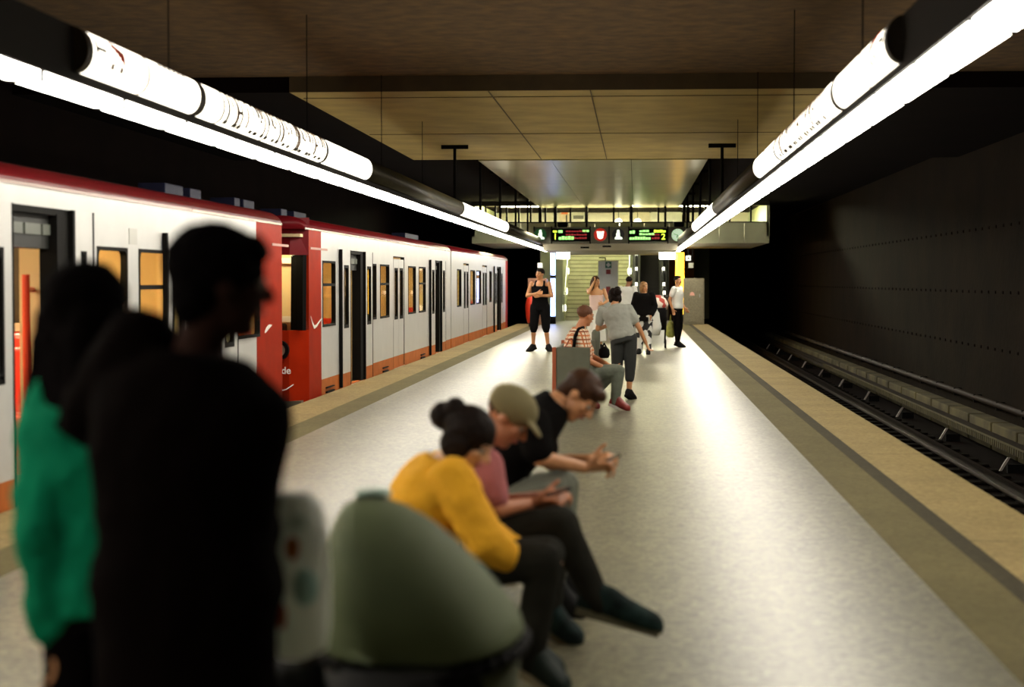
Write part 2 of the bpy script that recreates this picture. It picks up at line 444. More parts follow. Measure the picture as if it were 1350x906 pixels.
def side_panels(mb, x0, x1, y0, y1, z0, z1, holes):
    ys = sorted({y0, y1, *[v for h in holes for v in (h[0], h[1]) if y0 < v < y1]})
    for a, b in zip(ys, ys[1:]):
        mid = (a + b) / 2; hs = sorted([(h[0], h[1], max(h[2], z0), min(h[3], z1)) for h in holes if h[0] <= mid <= h[1] and h[2] < z1 and h[3] > z0], key=lambda h: h[2])
        z = z0
        for h in hs:
            if h[2] > z + 1e-4: mb.box(x0, x1, a, b, z, h[2])
            z = max(z, h[3])
        if z < z1 - 1e-4: mb.box(x0, x1, a, b, z, z1)

def metro_car(label, y0, y1, feats, red0, red1, cab=None):
    """feats: list of (kind, ya, yb, za, zb); red0/red1: length of red livery at either end"""
    t = empty('metro_car', (XS - 1.4, y0, -1.0)); tag(t, label, 'train', 'red and white metro cars at the platform')
    off = (XS - 1.4, y0, -1.0)
    B = lambda m, n, mt, sm=False: loc0(m.build(n, mt, t, sm, loc=off))
    def sub(m, n, mt, par, sm=False): return loc0(m.build(n, mt, par, sm, loc=off))
    holes = [(a, b, c, d) for k, a, b, c, d in feats]
    x0, x1 = XS - .06, XS
    ztop = 2.27
    def seg(a, b, mt, nm, za=.20, zb=ztop):
        m = MB(); hh = [(max(h[0], a), min(h[1], b), h[2], h[3]) for h in holes if h[1] > a and h[0] < b]
        side_panels(m, x0, x1, a, b, za, zb, hh); return B(m, nm, mt)
    a, b = y0 + red0, y1 - red1
    if red0: seg(y0 + (.30 if cab else 0), a, REDP, 'red_end_panel', -.05)
    seg(a, b, WHT, 'side_wall')
    if red1: seg(b, y1, REDP, 'red_end_panel', -.05)
    seg(a, b, ORG, 'skirt', -.05, .20)
    # underside skirt edge, floor, far side, ends
    B(MB().box(XS - 2.75, XS - .065, y0 + .05, y1 - .05, -.12, -.02), 'car_floor', INTF)
    B(MB().box(XS - 2.80, XS - 2.74, y0, y1, -.05, ztop), 'far_wall', CREAM)
    B(MB().box(XS - 2.70, XS - .07, y0 + .06, y1 - .06, 2.16, 2.20), 'inner_ceiling', CREAM)
    # roof: curved red cove each side then a flat black top
    pr = [(XS + .0, ztop)] + [(XS - .28 + .28 * math.cos(q), ztop + .17 * math.sin(q)) for q in [math.radians(15 + 15 * k) for k in range(6)]] + [(XS - 2.5, ztop + .17), (XS - 2.8, ztop)]
    B(MB().prism(pr, 1, y0, y1), 'roof', ROOFR, True)
    B(MB().box(XS - .002, XS + .012, y0 + .03, y1 - .03, ztop - .012, ztop + .012), 'gutter_strip', mat('bright_gutter', (.7, .55, .5), .15, .6))
    B(MB().box(XS - 2.0, XS - .6, y0 + 1.0, y1 - 1.0, ztop + .17, ztop + .24), 'roof_cover', BLK)
    # end walls
    for ye, c in ((y0, cab == 'front'), (y1, False)):
        if c: continue
        yy = (ye, ye + .06) if ye == y0 else (ye - .06, ye)
        B(MB().box(XS - 2.74, XS - .06, yy[0], yy[1], -.05, ztop), 'end_wall', REDP if (red0 if ye == y0 else red1) else BLK)
    # inside lamps: two lines
    y = y0 + 1.6
    while y < y1 - 1.8:
        B(MB().box(XS - 1.62, XS - 1.42, y, y + 1.3, 2.10, 2.155), 'ceiling_lamp', INL); y += 2.0
    for k, ya, yb, za, zb in feats:
        if k in ('win', 'winbar', 'slim'):
            r = .06 if k != 'slim' else min(.09, (yb - ya) / 2 - .01)
            fr = B(MB().ring(rect_like(ya, yb, za, zb), rrect(ya + .03, yb - .03, za + .03, zb - .03, r), 0, XS - .05, XS + .008), 'window_frame', BLK)
            sub(MB().box(XS - .03, XS - .022, ya + .02, yb - .02, za + .02, zb - .02), 'pane', WG, fr)
            if k == 'winbar': sub(MB().box(XS - .045, XS + .006, ya + .03, yb - .03, zb - .36, zb - .32), 'transom', BLK, fr)
        if k in ('dopen', 'dclosed'):
            e_ = .05 if k == 'dopen' else .016; po = .012 if k == 'dopen' else .002
            m = MB().box(XS - .07, XS + po, ya, ya + e_, za, zb).box(XS - .07, XS + po, yb - e_, yb, za, zb).box(XS - .07, XS + po, ya, yb, zb - e_, zb)
            df = B(m, 'door_frame', BLK)
            sub(MB().box(XS - .3, XS + .035, ya + .04, yb - .04, -.05, -.015), 'threshold', STEEL, df)
            if k == 'dopen':
                m = MB().box(XS - .2, XS - .05, ya + .05, yb - .05, zb - .30, zb - .05)
                sub(m, 'door_header', mat('door_gear_grey', (.005, .0055, .004), .6, 0), df)
                m = MB()
                for q in range(3):
                    yy = ya + .12 + q * (yb - ya - .2) / 3; m.box(XS - .05, XS - .035, yy, yy + (yb - ya) / 3 - .12, zb - .20, zb - .12)
                sub(m, 'header_plate', mat('header_plate_grey', (.10, .11, .09), .5), df)
                # dark rubber reveal on the far jamb, open leaves slid along the outside
                sub(MB().box(XS - .12, XS + .018, yb - .30, yb - .05, za, zb - .04), 'door_seal', BLK, df)
                lw = .78 if ya > 16 else .5
                if ya > 16: B(MB().box(XS - .95, XS - .13, yb - .38, yb - .34, -.02, 2.1), 'partition', CREAM)
                for (la, lb) in ((ya - lw, ya + .02), (yb - .02, yb + lw)):
                    if la < y0 or lb > y1: continue
                    hole = [(la + .2, lb - .2, .88, 1.80)]
                    m = MB(); side_panels(m, XS + .016, XS + .048, la, lb, .20, zb, hole); dl = B(m, 'door_leaf', WHT)
                    sub(MB().box(XS + .016, XS + .048, la, lb, -.02, .20), 'leaf_skirt', ORG, dl)
                    sub(MB().ring(rect_like(la + .19, lb - .19, .87, 1.81), rrect(la + .23, lb - .23, .92, 1.77, .07), 0, XS + .014, XS + .052), 'window_frame', BLK, dl)
                    sub(MB().box(XS + .028, XS + .033, la + .2, lb - .2, .88, 1.80), 'pane', WG, dl)
                    sub(MB().box(XS + .010, XS + .052, la - .002, la + .05, 0, zb).box(XS + .010, XS + .052, lb - .03, lb + .002, 0, zb), 'edge_seal', BLK, dl)
            else:
                mid = (ya + yb) / 2
                for la, lb in ((ya + .05, mid - .006), (mid + .006, yb - .05)):
                    w = lb - la; hole = [(la + .14, lb - .14, .88, 1.80)]
                    m = MB(); side_panels(m, XS - .04, XS - .004, la, lb, .2, zb - .05, hole); dl = B(m, 'door_leaf', WHT)
                    sub(MB().box(XS - .04, XS - .004, la, lb, -.02, .20), 'leaf_skirt', ORG, dl)
                    sub(MB().ring(rect_like(la + .13, lb - .13, .87, 1.81), rrect(la + .17, lb - .17, .92, 1.77, .07), 0, XS - .042, XS + .003), 'window_frame', BLK, dl)
                    sub(MB().box(XS - .025, XS - .02, la + .14, lb - .14, .88, 1.80), 'pane', WG, dl)
    # seats inside: red benches between doors
    dy = sorted([(ya + yb) / 2 for k, ya, yb, za, zb in feats if k in ('dopen', 'dclosed')])
    for k, (p, q) in enumerate(zip([y0] + dy, dy + [y1])):
        n = 2 if q - p > 4 else 1
        for i in range(n):
            yc = p + (q - p) * (i + 1) / (n + 1)
            for xx in (XS - .55, XS - 2.2):
                m = MB().box(xx - .42, xx + .42, yc - .22, yc + .22, .38, .46, .02).box(xx - .42, xx + .42, yc + .16, yc + .24, .46, 1.02, .03).box(xx - .3, xx + .3, yc - .1, yc + .1, -.02, .38)
                B(m, 'seat', SEATR)
    for k, ya, yb, za, zb in feats:
        if k in ('dopen', 'dclosed'):
            for yy in (ya - .14, yb + .10):
                B(MB().box(XS - (1.05 if yb > 14.5 or yy < ya else .42), XS - .10, yy, yy + .04, -.02, 2.1), 'partition', CREAM)
    for yy in (y0 + .09, y1 - .13):
        if not (cab and yy < y0 + 1): B(MB().box(XS - 2.7, XS - .09, yy, yy + .03, -.02, 2.16), 'inner_end_wall', CREAM)
    # footstep brackets on the skirt
    for k, ya, yb, za, zb in feats:
        if k == 'winbar':
            B(MB().box(XS, XS + .03, (ya + yb) / 2 - .3, (ya + yb) / 2 + .3, -.01, .015).box(XS, XS + .03, (ya + yb) / 2 - .3, (ya + yb) / 2 + .3, .06, .075), 'step_bracket', BLK)
    return t, B, sub

DZ = (0.0, 2.02)
W = lambda k, a, b, za=.93, zb=1.86: (k, a, b, za, zb)
# near car: measured door and windows, rear end with red livery
nend = ty(372, 450)
f1 = [('dopen', ty(8) , ty(90), 0.0, 2.12), W('slim', ty(96), ty(120)), W('win', ty(128), ty(168)), W('winbar', ty(183), ty(229)),
      ('dopen', 16.75, 18.1, 0, 2.02), W('winbar', 19.0, 20.2),
      W('win', 7.6, 8.8), W('win', 9.2, 10.2), ('dclosed', 5.2, 6.5, 0, 2.02)]
car1, B1, S1 = metro_car('nearest metro car with open door and red pole, behind the dark couple', 3.7, nend, f1, 0, nend - ty(338))
f2 = [W('winbar', ty(425), ty(442)), ('dopen', ty(458), ty(478), 0, 2.04),
      W('win', ty(489), ty(496)), W('winbar', ty(501), ty(513)), ('dclosed', ty(518.5), ty(533), 0, 2.02),
      W('win', ty(538), ty(548)), W('winbar', ty(552), ty(561)), ('dopen', ty(571), ty(580), 0, 2.02), W('slim', ty(583.5), ty(587.5))]
YJ = ty(594.5)
car2, B2, S2 = metro_car('second metro car with red cab front and white swoosh, mid platform', 23.0, YJ - .12, f2, ty(423.5) - 23.0, 0, cab='front')
f3 = [W('win', ty(602.5), ty(608)), ('dclosed', ty(611), ty(618), 0, 2.02), W('win', ty(620), ty(626)), W('win', ty(628), ty(634)),
      ('dclosed', ty(636), ty(642), 0, 2.02), W('slim', ty(645), ty(648)), ('dopen', ty(653), ty(658.5), 0, 2.02)]
YT = ty(669)
car3, B3, S3 = metro_car('farthest metro car, smallest in view, end of the train', YJ + .12, YT, f3, 0, .9)
for (a, b, z0, z1) in ((YJ - .12, YJ + .12, -.05, 2.2),):
    m = MB()
    for k in range(6): m.box(XS - 2.6, XS - .05 - .02 * (k % 2), a + k * .04, a + k * .04 + .038, z0, z1)
    loc0(m.build('bellows', mat('grey_bellows', (.09, .09, .08), .7), car2, loc=(XS - 1.4, 23.0, -1.0)))
# roof equipment
EQ = mat('blue_grey_equipment', (.012, .014, .035), .6, 0, spec=.1)
for B, px0, px1 in ((B1, 262, 284), (B1, 293, 306), (B2, 556, 572)):
    a, b = ty(px0, 280), ty(px1, 280)
    B(MB().box(XS - .62, XS - .34, a, b, 2.43, 2.56, .01), 'roof_box', EQ)
for a, b in ((20.9, 21.2), (21.4, 22.0)): B1(MB().box(XS - .75, XS - .45, a, b, 2.44, 2.58, .01), 'roof_box', EQ)
for a, b in ((23.7, 24.1), (24.6, 25.5)): B2(MB().box(XS - .75, XS - .45, a, b, 2.44, 2.56, .01), 'roof_box', EQ)
# rear face detail of near car and inner grab pole / partition by its open door
d0, d1 = ty(8), ty(90)
p_ = P(37, 450, 13.15)
v = PX(34, 362, XS - .30); v2 = PX(34, 382, XS - .30)
B1(MB().tube([(v.x, v.y, -.02), (v.x, v.y, v.z)], .030, 10).tube([(v.x, v.y, v2.z), (v.x - .02, v.y + .35, v2.z)], .02, 8), 'grab_pole', POLE)
for dx in (.9, 1.5):
    v = PX(22, 440, XS - dx); v2 = PX(22, 500, XS - dx)
    B1(MB().box(v.x - .35, v.x + .35, v.y, v.y + .1, .2, v.z, .04).box(v.x - .35, v.x + .35, v.y - .4, v.y, .38, .48, .03), 'seat', SEATR)
v = PX(24, 320, XS - 1.6); v2 = PX(24, 430, XS - 1.6)
B1(MB().box(XS - 2.6, XS - 1.3, v.y + 1.2, v.y + 1.26, v2.z, v.z).box(XS - 2.2, XS - 2.15, v.y + 1.1, v.y + 1.2, .9, 2.1), 'inner_window', mat('dark_inner_window', (.05, .035, .02), .2))
v = PX(45, 300, XS - .5); v2 = PX(45, 338, XS - .5)
B1(MB().box(v.x - .05, v.x + .05, v.y, v.y + .5, v2.z, v.z), 'wall_lamp', INL)
# cab front of the second car
off2 = (XS - 1.4, 23.0, -1.0)
yf = 23.0
def plan(z, pull): return [(XS, yf + .30), (XS - .22, yf + .03 + pull), (XS - 1.4, yf - .06 + pull), (XS - 2.58, yf + .03 + pull), (XS - 2.8, yf + .30)]
def front_band(z0, z1, pl0, pl1, m, name):
    bm = bmesh.new(); A = [bm.verts.new((x, y, z0)) for x, y in plan(z0, pl0)]; Bv = [bm.verts.new((x, y, z1)) for x, y in plan(z1, pl1)]
    A2 = [bm.verts.new((x, y + .05, z0)) for x, y in plan(z0, pl0)]; B22 = [bm.verts.new((x, y + .05, z1)) for x, y in plan(z1, pl1)]
    for i in range(4):
        bm.faces.new((A[i], A[i + 1], Bv[i + 1], Bv[i])); bm.faces.new((A2[i + 1], A2[i], B22[i], B22[i + 1]))
        bm.faces.new((A[i + 1], A[i], A2[i], A2[i + 1])); bm.faces.new((Bv[i], Bv[i + 1], B22[i + 1], B22[i]))
    mb = MB(); mb.bm.free(); mb.bm = bm
    return loc0(mb.build(name, m, car2, loc=off2))
front_band(-.10, .92, .03, 0, REDP, 'cab_nose')
front_band(.92, 1.92, 0, .08, DARKG, 'windscreen')
front_band(1.92, 2.42, .08, .16, ROOFR, 'cab_brow')
# black frame of the windscreen on the platform side
m = MB().obox((XS - .12, yf + .20, 1.42), (.105, -.13, 0), (.02, .02, 0), (0, .03, .50))
loc0(m.build('windscreen_pillar', BLK, car2, loc=off2))
m = MB().obox((XS - .07, yf + .155, 1.42), (.012, -.014, 0), (.012, .012, 0), (0, .03, .46))
loc0(m.build('grab_rail', mat('pillar_grey', (.3, .3, .27), .3, .6), car2, loc=off2))
# cab inside: lit back wall with a white frame, dark desk
loc0(MB().box(XS - 2.7, XS - .1, 24.5, 24.55, .0, 2.15).build('cab_wall', CREAM, car2, loc=off2))
loc0(MB().ring(rrect(-5.3, -4.55, 1.0, 1.9, .1), rrect(-5.22, -4.63, 1.08, 1.82, .1), 1, 24.40, 24.45).build('cab_door_frame', mat('white_cab_frame', (.8, .8, .74), .4), car2, loc=off2))
loc0(MB().box(XS - 2.6, XS - .35, 23.25, 23.6, .3, 1.0, .03).build('driver_desk', BLK, car2, loc=off2))
loc0(MB().box(XS - .9, XS - .2, 23.7, 23.9, 2.05, 2.12).build('cab_lamp', INL, car2, loc=off2))
for sx in (-.34, -2.46):
    hl = loc0(MB().ring(disc(XS + sx, .66, .13), disc(XS + sx, .66, .085), 1, yf - .05, yf + .03).build('headlight', BLK, car2, loc=off2))
    loc0(MB().prism(disc(XS + sx, .66, .088), 1, yf - .03, yf + .02).build('lens', mat('dull_headlight_lens', (.30, .24, .18), .15), hl, loc=off2))
LET = mat('white_lettering', (.85, .85, .8), .5)
q = P(377, 489, yf - .04)
text_mesh('lettering', 'de', .13, LET, car2, (q.x - .0 - off2[0], yf - .035 - off2[1], q.z - off2[2]), (PI / 2, 0, 0))
m = MB().tube([(XS - .40, yf - .03, .06), (XS - .33, yf - .025, .12), (XS - .25, yf + .0, .14), (XS - .17, yf + .07, .20)], .006, 6)
loc0(m.build('front_swoosh', LET, car2, loc=off2))
def swoosh(pts, par, off, name='swoosh_logo'):
    n = len(pts); m = MB()
    top = [(y, z) for y, z, w in pts]; bot = [(y, z - w) for y, z, w in pts][::-1]
    m.prism(top + bot, 0, XS, XS + .006); return loc0(m.build(name, LET, par, loc=off))
s_ = []
for px, py, w in ((409.5, 417, .02), (411.5, 424, .06), (414, 429, .085), (417, 428, .06), (420, 424, .045), (424, 419.5, .01)):
    v = PX(px, py, XS); s_.append((v.y, v.z, w * .55))
swoosh(s_, car2, off2)
s_ = []
for px, py, w in ((349, 437, .02), (351, 432, .05), (354, 428, .05), (358, 428, .01)):
    v = PX(px, py, XS); s_.append((v.y, v.z, w))
swoosh(s_, car1, (XS - 1.4, 3.7, -1.0))
for car, off, ya, yb in ((car1, (XS - 1.4, 3.7, -1.0), 20.9, 21.9), (car2, off2, 23.4, 24.7)):
    loc0(MB().box(XS, XS + .008, ya, yb, 2.0, 2.03).build('highlight_strip', mat('pink_highlight', (.42, .20, .15), .4), car, loc=off))  # pinkish highlight on the red paint, painted as a thin strip
v = PX(175, 312, XS)
B1(MB().box(XS, XS + .006, v.y - .12, v.y + .12, v.z - .07, v.z + .07), 'vent_grille', mat('pale_vent', (.45, .45, .42), .5))
# ------------------------------------------------------------------ far end: mezzanine, stairs, escalator, columns
LIMEW = mat('pale_green_wall_panel', (.50, .54, .30), .45, var=.12, vscale=1.2)
PARA = mat('satin_parapet_metal', (.70, .72, .45), .42, .25, var=.15, vscale=.8)
BEAMC = mat('beige_beam', (.50, .46, .33), .6, var=.06, vscale=2)
HALLW = mat('bright_hall_wall', (.8, .76, .62), .6, var=.05, vscale=1)
YM = 58.4
a = P(622, 321, YM); b = P(1014.5, 322, YM); zt = 4.18
xs0, xs1, zb0 = a.x, b.x, a.z
zp = P(800, 294, YM).z                       # top of the parapet
m = MB()
w = (xs1 - xs0) / 12
for k in range(12): m.box(xs0 + k * w, xs0 + (k + 1) * w - .02, YM, YM + .12, zb0, zp)
struct(m.build('wall_mezzanine', PARA))
struct(MB().box(xs0, xs1, YM + .12, 68, zb0, zb0 + .22).build('floor_mezzanine', BEAMC))
struct(MB().box(xs0, xs1, 67.8, 68, zb0 + .22, zt).build('wall_mezzanine_back', HALLW))
for k, x in enumerate((xs0, xs1 - .1)):
    struct(MB().box(x, x + .1, YM, 67.8, zb0 + .22, zt).build('wall_mezzanine_%s' % ('left', 'right')[k], LIMEW))
# glazing of the mezzanine
t = empty('mezzanine_glazing', (xs0, YM, zp)); tag(t, 'band of glass with dark mullions above the platform end', 'glazing')
off = (xs0, YM, zp)
loc0(MB().box(xs0, xs1, YM + .05, YM + .06, zp, zt - .02).build('pane', glass('mezzanine_glass', (.95, .96, .86)), t, loc=off))
loc0(MB().box(xs0, xs1, YM + .02, YM + .10, zp - .01, zp + .04).build('rail', BLK, t, loc=off))
loc0(MB().box(xs0, xs1, YM - .02, YM + .14, 4.05, 4.2).build('head_beam', DUCT, t, loc=off))
for px in (640, 653, 668, 684, 699.5, 712, 719, 732, 752, 773, 809, 832, 868, 877.5, 902, 908, 914, 922, 930, 944, 962, 990):
    x = P(px, 285, YM).x; hw = .055 if px in (732, 773, 832, 902, 712) else .03
    loc0(MB().box(x - hw, x + hw, YM - .01, YM + .10, zp, zt - .02).build('mullion', BLK, t, loc=off))
# hall behind glass: ceiling lamps and posters on the wall
for k, x in enumerate((-3.9, -1.9, .1, 2.1)):
    o = MB().box(x - .8, x + .8, 60.4, 61.8, 4.165, 4.195).build('ceiling_lamp', mat('hall_lamp', (.9, .9, .8), .5, emit=(1, .93, .74), es=170))
    tag(o, ('first', 'second', 'third', 'fourth')[k] + ' lit ceiling panel from the left inside the glazed mezzanine hall', 'ceiling light', 'mezzanine ceiling lights')
for (p0, p1, y0, y1, c, lab, c2) in ((738, 750, 277, 296, (.75, .62, .45), 'pale poster with orange top in the mezzanine, left of centre', (.75, .16, .03)),
    (754, 771, 272, 292, (.72, .70, .6), 'pale grey poster with dark figure in the mezzanine, second from left', (.10, .10, .08)),
    (811, 830, 278, 298, (.85, .78, .6), 'cream poster in the mezzanine right of centre', (.7, .68, .55)),
    (836, 856, 272, 298, (.8, .72, .55), 'cream poster under an orange band in the mezzanine', (.8, .2, .02)),
    (858, 867, 272, 296, (.78, .76, .66), 'narrow pale poster in the mezzanine beside the orange one', (.6, .6, .5)),
    (879, 898, 273, 296, (.78, .78, .68), 'wide pale poster in the mezzanine right side', (.2, .2, .18))):
    A = P(p0, y0, 67.6); Bq = P(p1, y1, 67.6)
    t = empty('poster', ((A.x + Bq.x) / 2, 67.7, Bq.z)); tag(t, lab, 'poster', 'posters in the mezzanine hall'); off = tuple(t.location)
    loc0(MB().box(A.x, Bq.x, 67.74, 67.80, Bq.z, A.z, .01).build('sheet', mat('poster_' + str(p0), c, .6, var=.1, vscale=6), t, loc=off))
    h_ = A.z - Bq.z
    z0_ = A.z - h_ * .28 if p0 != 754 else Bq.z + .1
    loc0(MB().box(A.x + .05, Bq.x - .05, 67.72, 67.739, z0_, z0_ + h_ * .22).build('printed_band', mat('poster_band_' + str(p0), c2, .6), t, loc=off))
for px, lab in ((815.5, 'left of the two round glowing lamps at the mezzanine glass'), (840.5, 'right of the two round glowing lamps at the mezzanine glass')):
    c = P(px, 293, 60)
    t = empty('globe_lamp', c); tag(t, lab, 'lamp', 'round lamps in the mezzanine'); off = tuple(c)
    loc0(MB().ball(c, .12, 3).build('globe', mat('globe_light', (1, 1, 1), .5, emit=(1, .97, .85), es=9), t, True, loc=off))
    loc0(MB().tube([c + Vector((0, 0, .1)), (c.x, c.y, zt)], .012, 6).build('stem', BLK, t, loc=off))
# camera-like brackets above the display bar
for px, lab in ((742, 'dark camera bracket above the left departure display'), (895, 'dark camera bracket above the right departure display')):
    c = P(px, 297, 57.2); c.z = P(703, 299.5, 57.0).z + .085
    t = empty('surveillance_camera', c); tag(t, lab, 'camera', 'cameras on the display bar'); off = tuple(c)
    loc0(MB().box(c.x - .17, c.x + .17, 57.1, 57.4, c.z - .08, c.z + .08, .03).build('camera_body', BLK, t, loc=off))
    loc0(MB().tube([(c.x + .12, 57.25, c.z), (c.x + .12, 57.25, c.z + .32)], .02).build('stalk', BLK, t, loc=off))

# display bar
YS = 57.0
A = P(703, 299.5, YS); Bq = P(907, 320.5, YS)
t = empty('display_bar', ((A.x + Bq.x) / 2, YS, Bq.z)); tag(t, 'long information bar with departure displays, round signs and a clock', 'sign'); off = tuple(t.location)
FR = mat('display_frame', (.16, .16, .12), .45, .4)
B = lambda m, n, mt, sm=False, par=None: loc0(m.build(n, mt, par or t, sm, loc=off if par is None else off))
B(MB().box(A.x, Bq.x, YS, YS + .34, Bq.z, A.z, .015), 'housing', FR)
EG = mat('led_green', (.1, .5, .05), .5, emit=(.42, 1.0, .25), es=1.6)
EY = mat('led_yellow', (.5, .6, .05), .5, emit=(.75, 1.0, .06), es=1.7)
ER = mat('led_red', (.3, .02, .01), .5, emit=(.42, .03, .04), es=.55)
def led(px0, px1, py0, py1, m, par, name='led_text'):
    a_ = P(px0, py0, YS - .03); b_ = P(px1, py1, YS - .03)
    mb = MB(); n = max(1, int((b_.x - a_.x) / .085)); x = a_.x
    w_ = (b_.x - a_.x) / n
    for k in range(n):
        hgt = (a_.z - b_.z) * random.choice((.75, .9, 1))
        mb.box(x + k * w_, x + k * w_ + w_ * .86, YS - .034, YS - .030, b_.z, b_.z + hgt)
    loc0(mb.build(name, m, par, loc=off))
for (p0, p1) in ((727, 778.5), (829, 880)):
    a_ = P(p0, 301.5, YS); b_ = P(p1, 318.5, YS)
    d = B(MB().box(a_.x, b_.x, YS - .03, YS, b_.z, a_.z, .005), 'departure_display', BLK)
    if p0 == 727:
        led(729, 735, 303.3, 306.5, EY, d); led(736, 742.5, 303.3, 307, EG, d); led(768, 777, 303, 305.8, EG, d)
        for y_ in (303.8, 308.4, 312.8): led(746, 774, y_, y_ + 2.2, ER, d)
        led(736.5, 757, 311.5, 316, EG, d)
        q = P(732, 312.2, YS - .035); text_mesh('platform_number', '1', .27, EY, d, (q.x - off[0], YS - .035 - off[1], q.z - off[2]), (PI / 2, 0, 0))
    else:
        led(830, 837.5, 303.5, 308, EG, d); led(843, 856, 303.3, 305.8, EG, d); led(862, 878, 303, 306.5, EY, d)
        led(843, 863, 307.3, 310, EG, d); led(830, 858, 312, 316, EG, d); led(859, 870, 308.5, 310.5, ER, d); led(859, 870, 312.6, 315.4, ER, d)
        q = P(874.5, 312.4, YS - .035); text_mesh('platform_number', '2', .27, EY, d, (q.x - off[0], YS - .035 - off[1], q.z - off[2]), (PI / 2, 0, 0))
def roundel(px, py, r, m, name):
    c = P(px, py, YS)
    o = B(MB().prism(disc(c.x, c.z, r), 1, YS - .03, YS), name, m)
    B(MB().ring(disc(c.x, c.z, r + .025), disc(c.x, c.z, r - .005), 1, YS - .045, YS), 'roundel_rim', FR, par=o)
    return c, o
WG2 = mat('lit_white_symbol', (.9, .95, .85), .5, emit=(.9, 1.0, .8), es=1.3)
def figure(c, o):
    B(MB().prism(disc(c.x, c.z + .115, .045, 14), 1, YS - .045, YS - .03), 'symbol', WG2, par=o)
    B(MB().prism([(c.x - .11, c.z - .15), (c.x + .13, c.z - .15), (c.x + .13, c.z - .09), (c.x + .055, c.z - .06), (c.x + .055, c.z + .07), (c.x - .03, c.z + .08), (c.x - .07, c.z + .03), (c.x - .06, c.z - .06), (c.x - .11, c.z - .09)], 1, YS - .045, YS - .03), 'symbol', WG2, par=o)
GRN = mat('roundel_green', (.02, .10, .03), .4, emit=(.02, .10, .03), es=.4)
c, o = roundel(712.5, 309.5, .205, GRN, 'green_roundel'); figure(c, o)
c, o = roundel(791.5, 309.5, .215, mat('roundel_red', (.6, .02, .01), .4, emit=(.6, .02, .01), es=.4), 'red_roundel')
B(MB().prism([(c.x - .12, c.z + .11), (c.x + .12, c.z + .11), (c.x + .085, c.z - .10), (c.x + .03, c.z - .14), (c.x - .03, c.z - .14), (c.x - .085, c.z - .10)], 1, YS - .045, YS - .03), 'symbol', WG2, par=o)
B(MB().box(c.x - .045, c.x - .025, YS - .05, YS - .045, c.z + .03, c.z + .11).box(c.x + .025, c.x + .045, YS - .05, YS - .045, c.z + .03, c.z + .11), 'symbol_notch', mat('roundel_red', (.6, .02, .01)), par=o)
c, o = roundel(815, 309.5, .205, mat('roundel_dark', (.02, .025, .03), .4), 'dark_roundel'); figure(c, o)
c, o = roundel(893.5, 310, .205, mat('clock_face', (.6, .75, .55), .5, emit=(.62, .85, .55), es=.75), 'clock')
for ang, l_, w_ in ((200, .09, .012), (285, .14, .008)):
    q = math.radians(ang)
    B(MB().obox((c.x + math.sin(q) * l_ / 2, YS - .04, c.z + math.cos(q) * l_ / 2), (math.cos(q) * w_, 0, -math.sin(q) * w_), (0, .004, 0), (math.sin(q) * l_ / 2, 0, math.cos(q) * l_ / 2)), 'clock_hand', BLK, par=o)
m = MB()
for k in range(12):
    q = 2 * PI * k / 12; m.obox((c.x + math.sin(q) * .17, YS - .036, c.z + math.cos(q) * .17), (.006, 0, 0), (0, .003, 0), (0, 0, .012))
B(m, 'clock_marks', BLK, par=o)
for px in (704, 727, 778, 803, 829, 880.5):
    q = P(px, 300, YS); B(MB().box(q.x - .02, q.x + .02, YS - .01, YS + .3, Bq.z - .01, A.z + .02), 'divider', BLK)
for px in (732, 773, 832, 877):
    q = P(px, 300, YS); B(MB().tube([(q.x, YS + .17, A.z), (q.x, YS + .17, 4.15)], .035), 'hanger', BLK)
# beige beam below
a_ = P(716, 321.5, 57.6); b_ = P(893.5, 330, 57.6)
struct(MB().box(a_.x, b_.x, 57.5, 68.0, b_.z, a_.z - .001).build('trim_beam', BEAMC)); zbeam = b_.z
for (px, py) in ((771, 326.5), (800, 325)):
    q = P(px, py, 57.4); o = MB().box(q.x - .14, q.x + .14, 57.40, 57.495, q.z - .025, q.z + .03, .01).build('detector', BLK)
    tag(o, 'small dark device on the beige beam, ' + ('left one' if px < 790 else 'right one under the red round sign'), 'detector', 'devices on the beam')
# glowing columns
CB = mat('blue_white_light_tube', (.8, .85, 1), .4, emit=(.32, .46, 1.0), es=7)
CY = mat('amber_light_tube', (1, .6, .1), .4, emit=(1.0, .50, .03), es=5.5)
for (px, py, r, m_, nm, lab) in ((729, 427, .085, CB, 'light_column', 'tall blue-white glowing column behind the man in the black tank top'),
                           (896, 424, .165, CY, 'light_column', 'amber glowing column behind the man in the white t-shirt')):
    q = PZ(px, py, 0)
    t = empty(nm, q); tag(t, lab, 'column', 'glowing columns at the platform end'); off = tuple(q)
    loc0(MB().cone((q.x, q.y, .28), (q.x, q.y, 2.66), r, r, 24).build('glow_tube', m_, t, True, loc=off))
    loc0(MB().cone((q.x, q.y, 0), (q.x, q.y, .28), r + .02, r + .02, 24).build('base', BLK, t, True, loc=off))
    loc0(MB().cone((q.x, q.y, 1.66), (q.x, q.y, 1.78), r + .008, r + .008, 24).build('band', BLK if r < .1 else CY, t, True, loc=off))
    loc0(MB().cone((q.x, q.y, 2.66), (q.x, q.y, 2.74), r + .02, r + .02, 24).build('head', BLK, t, True, loc=off))
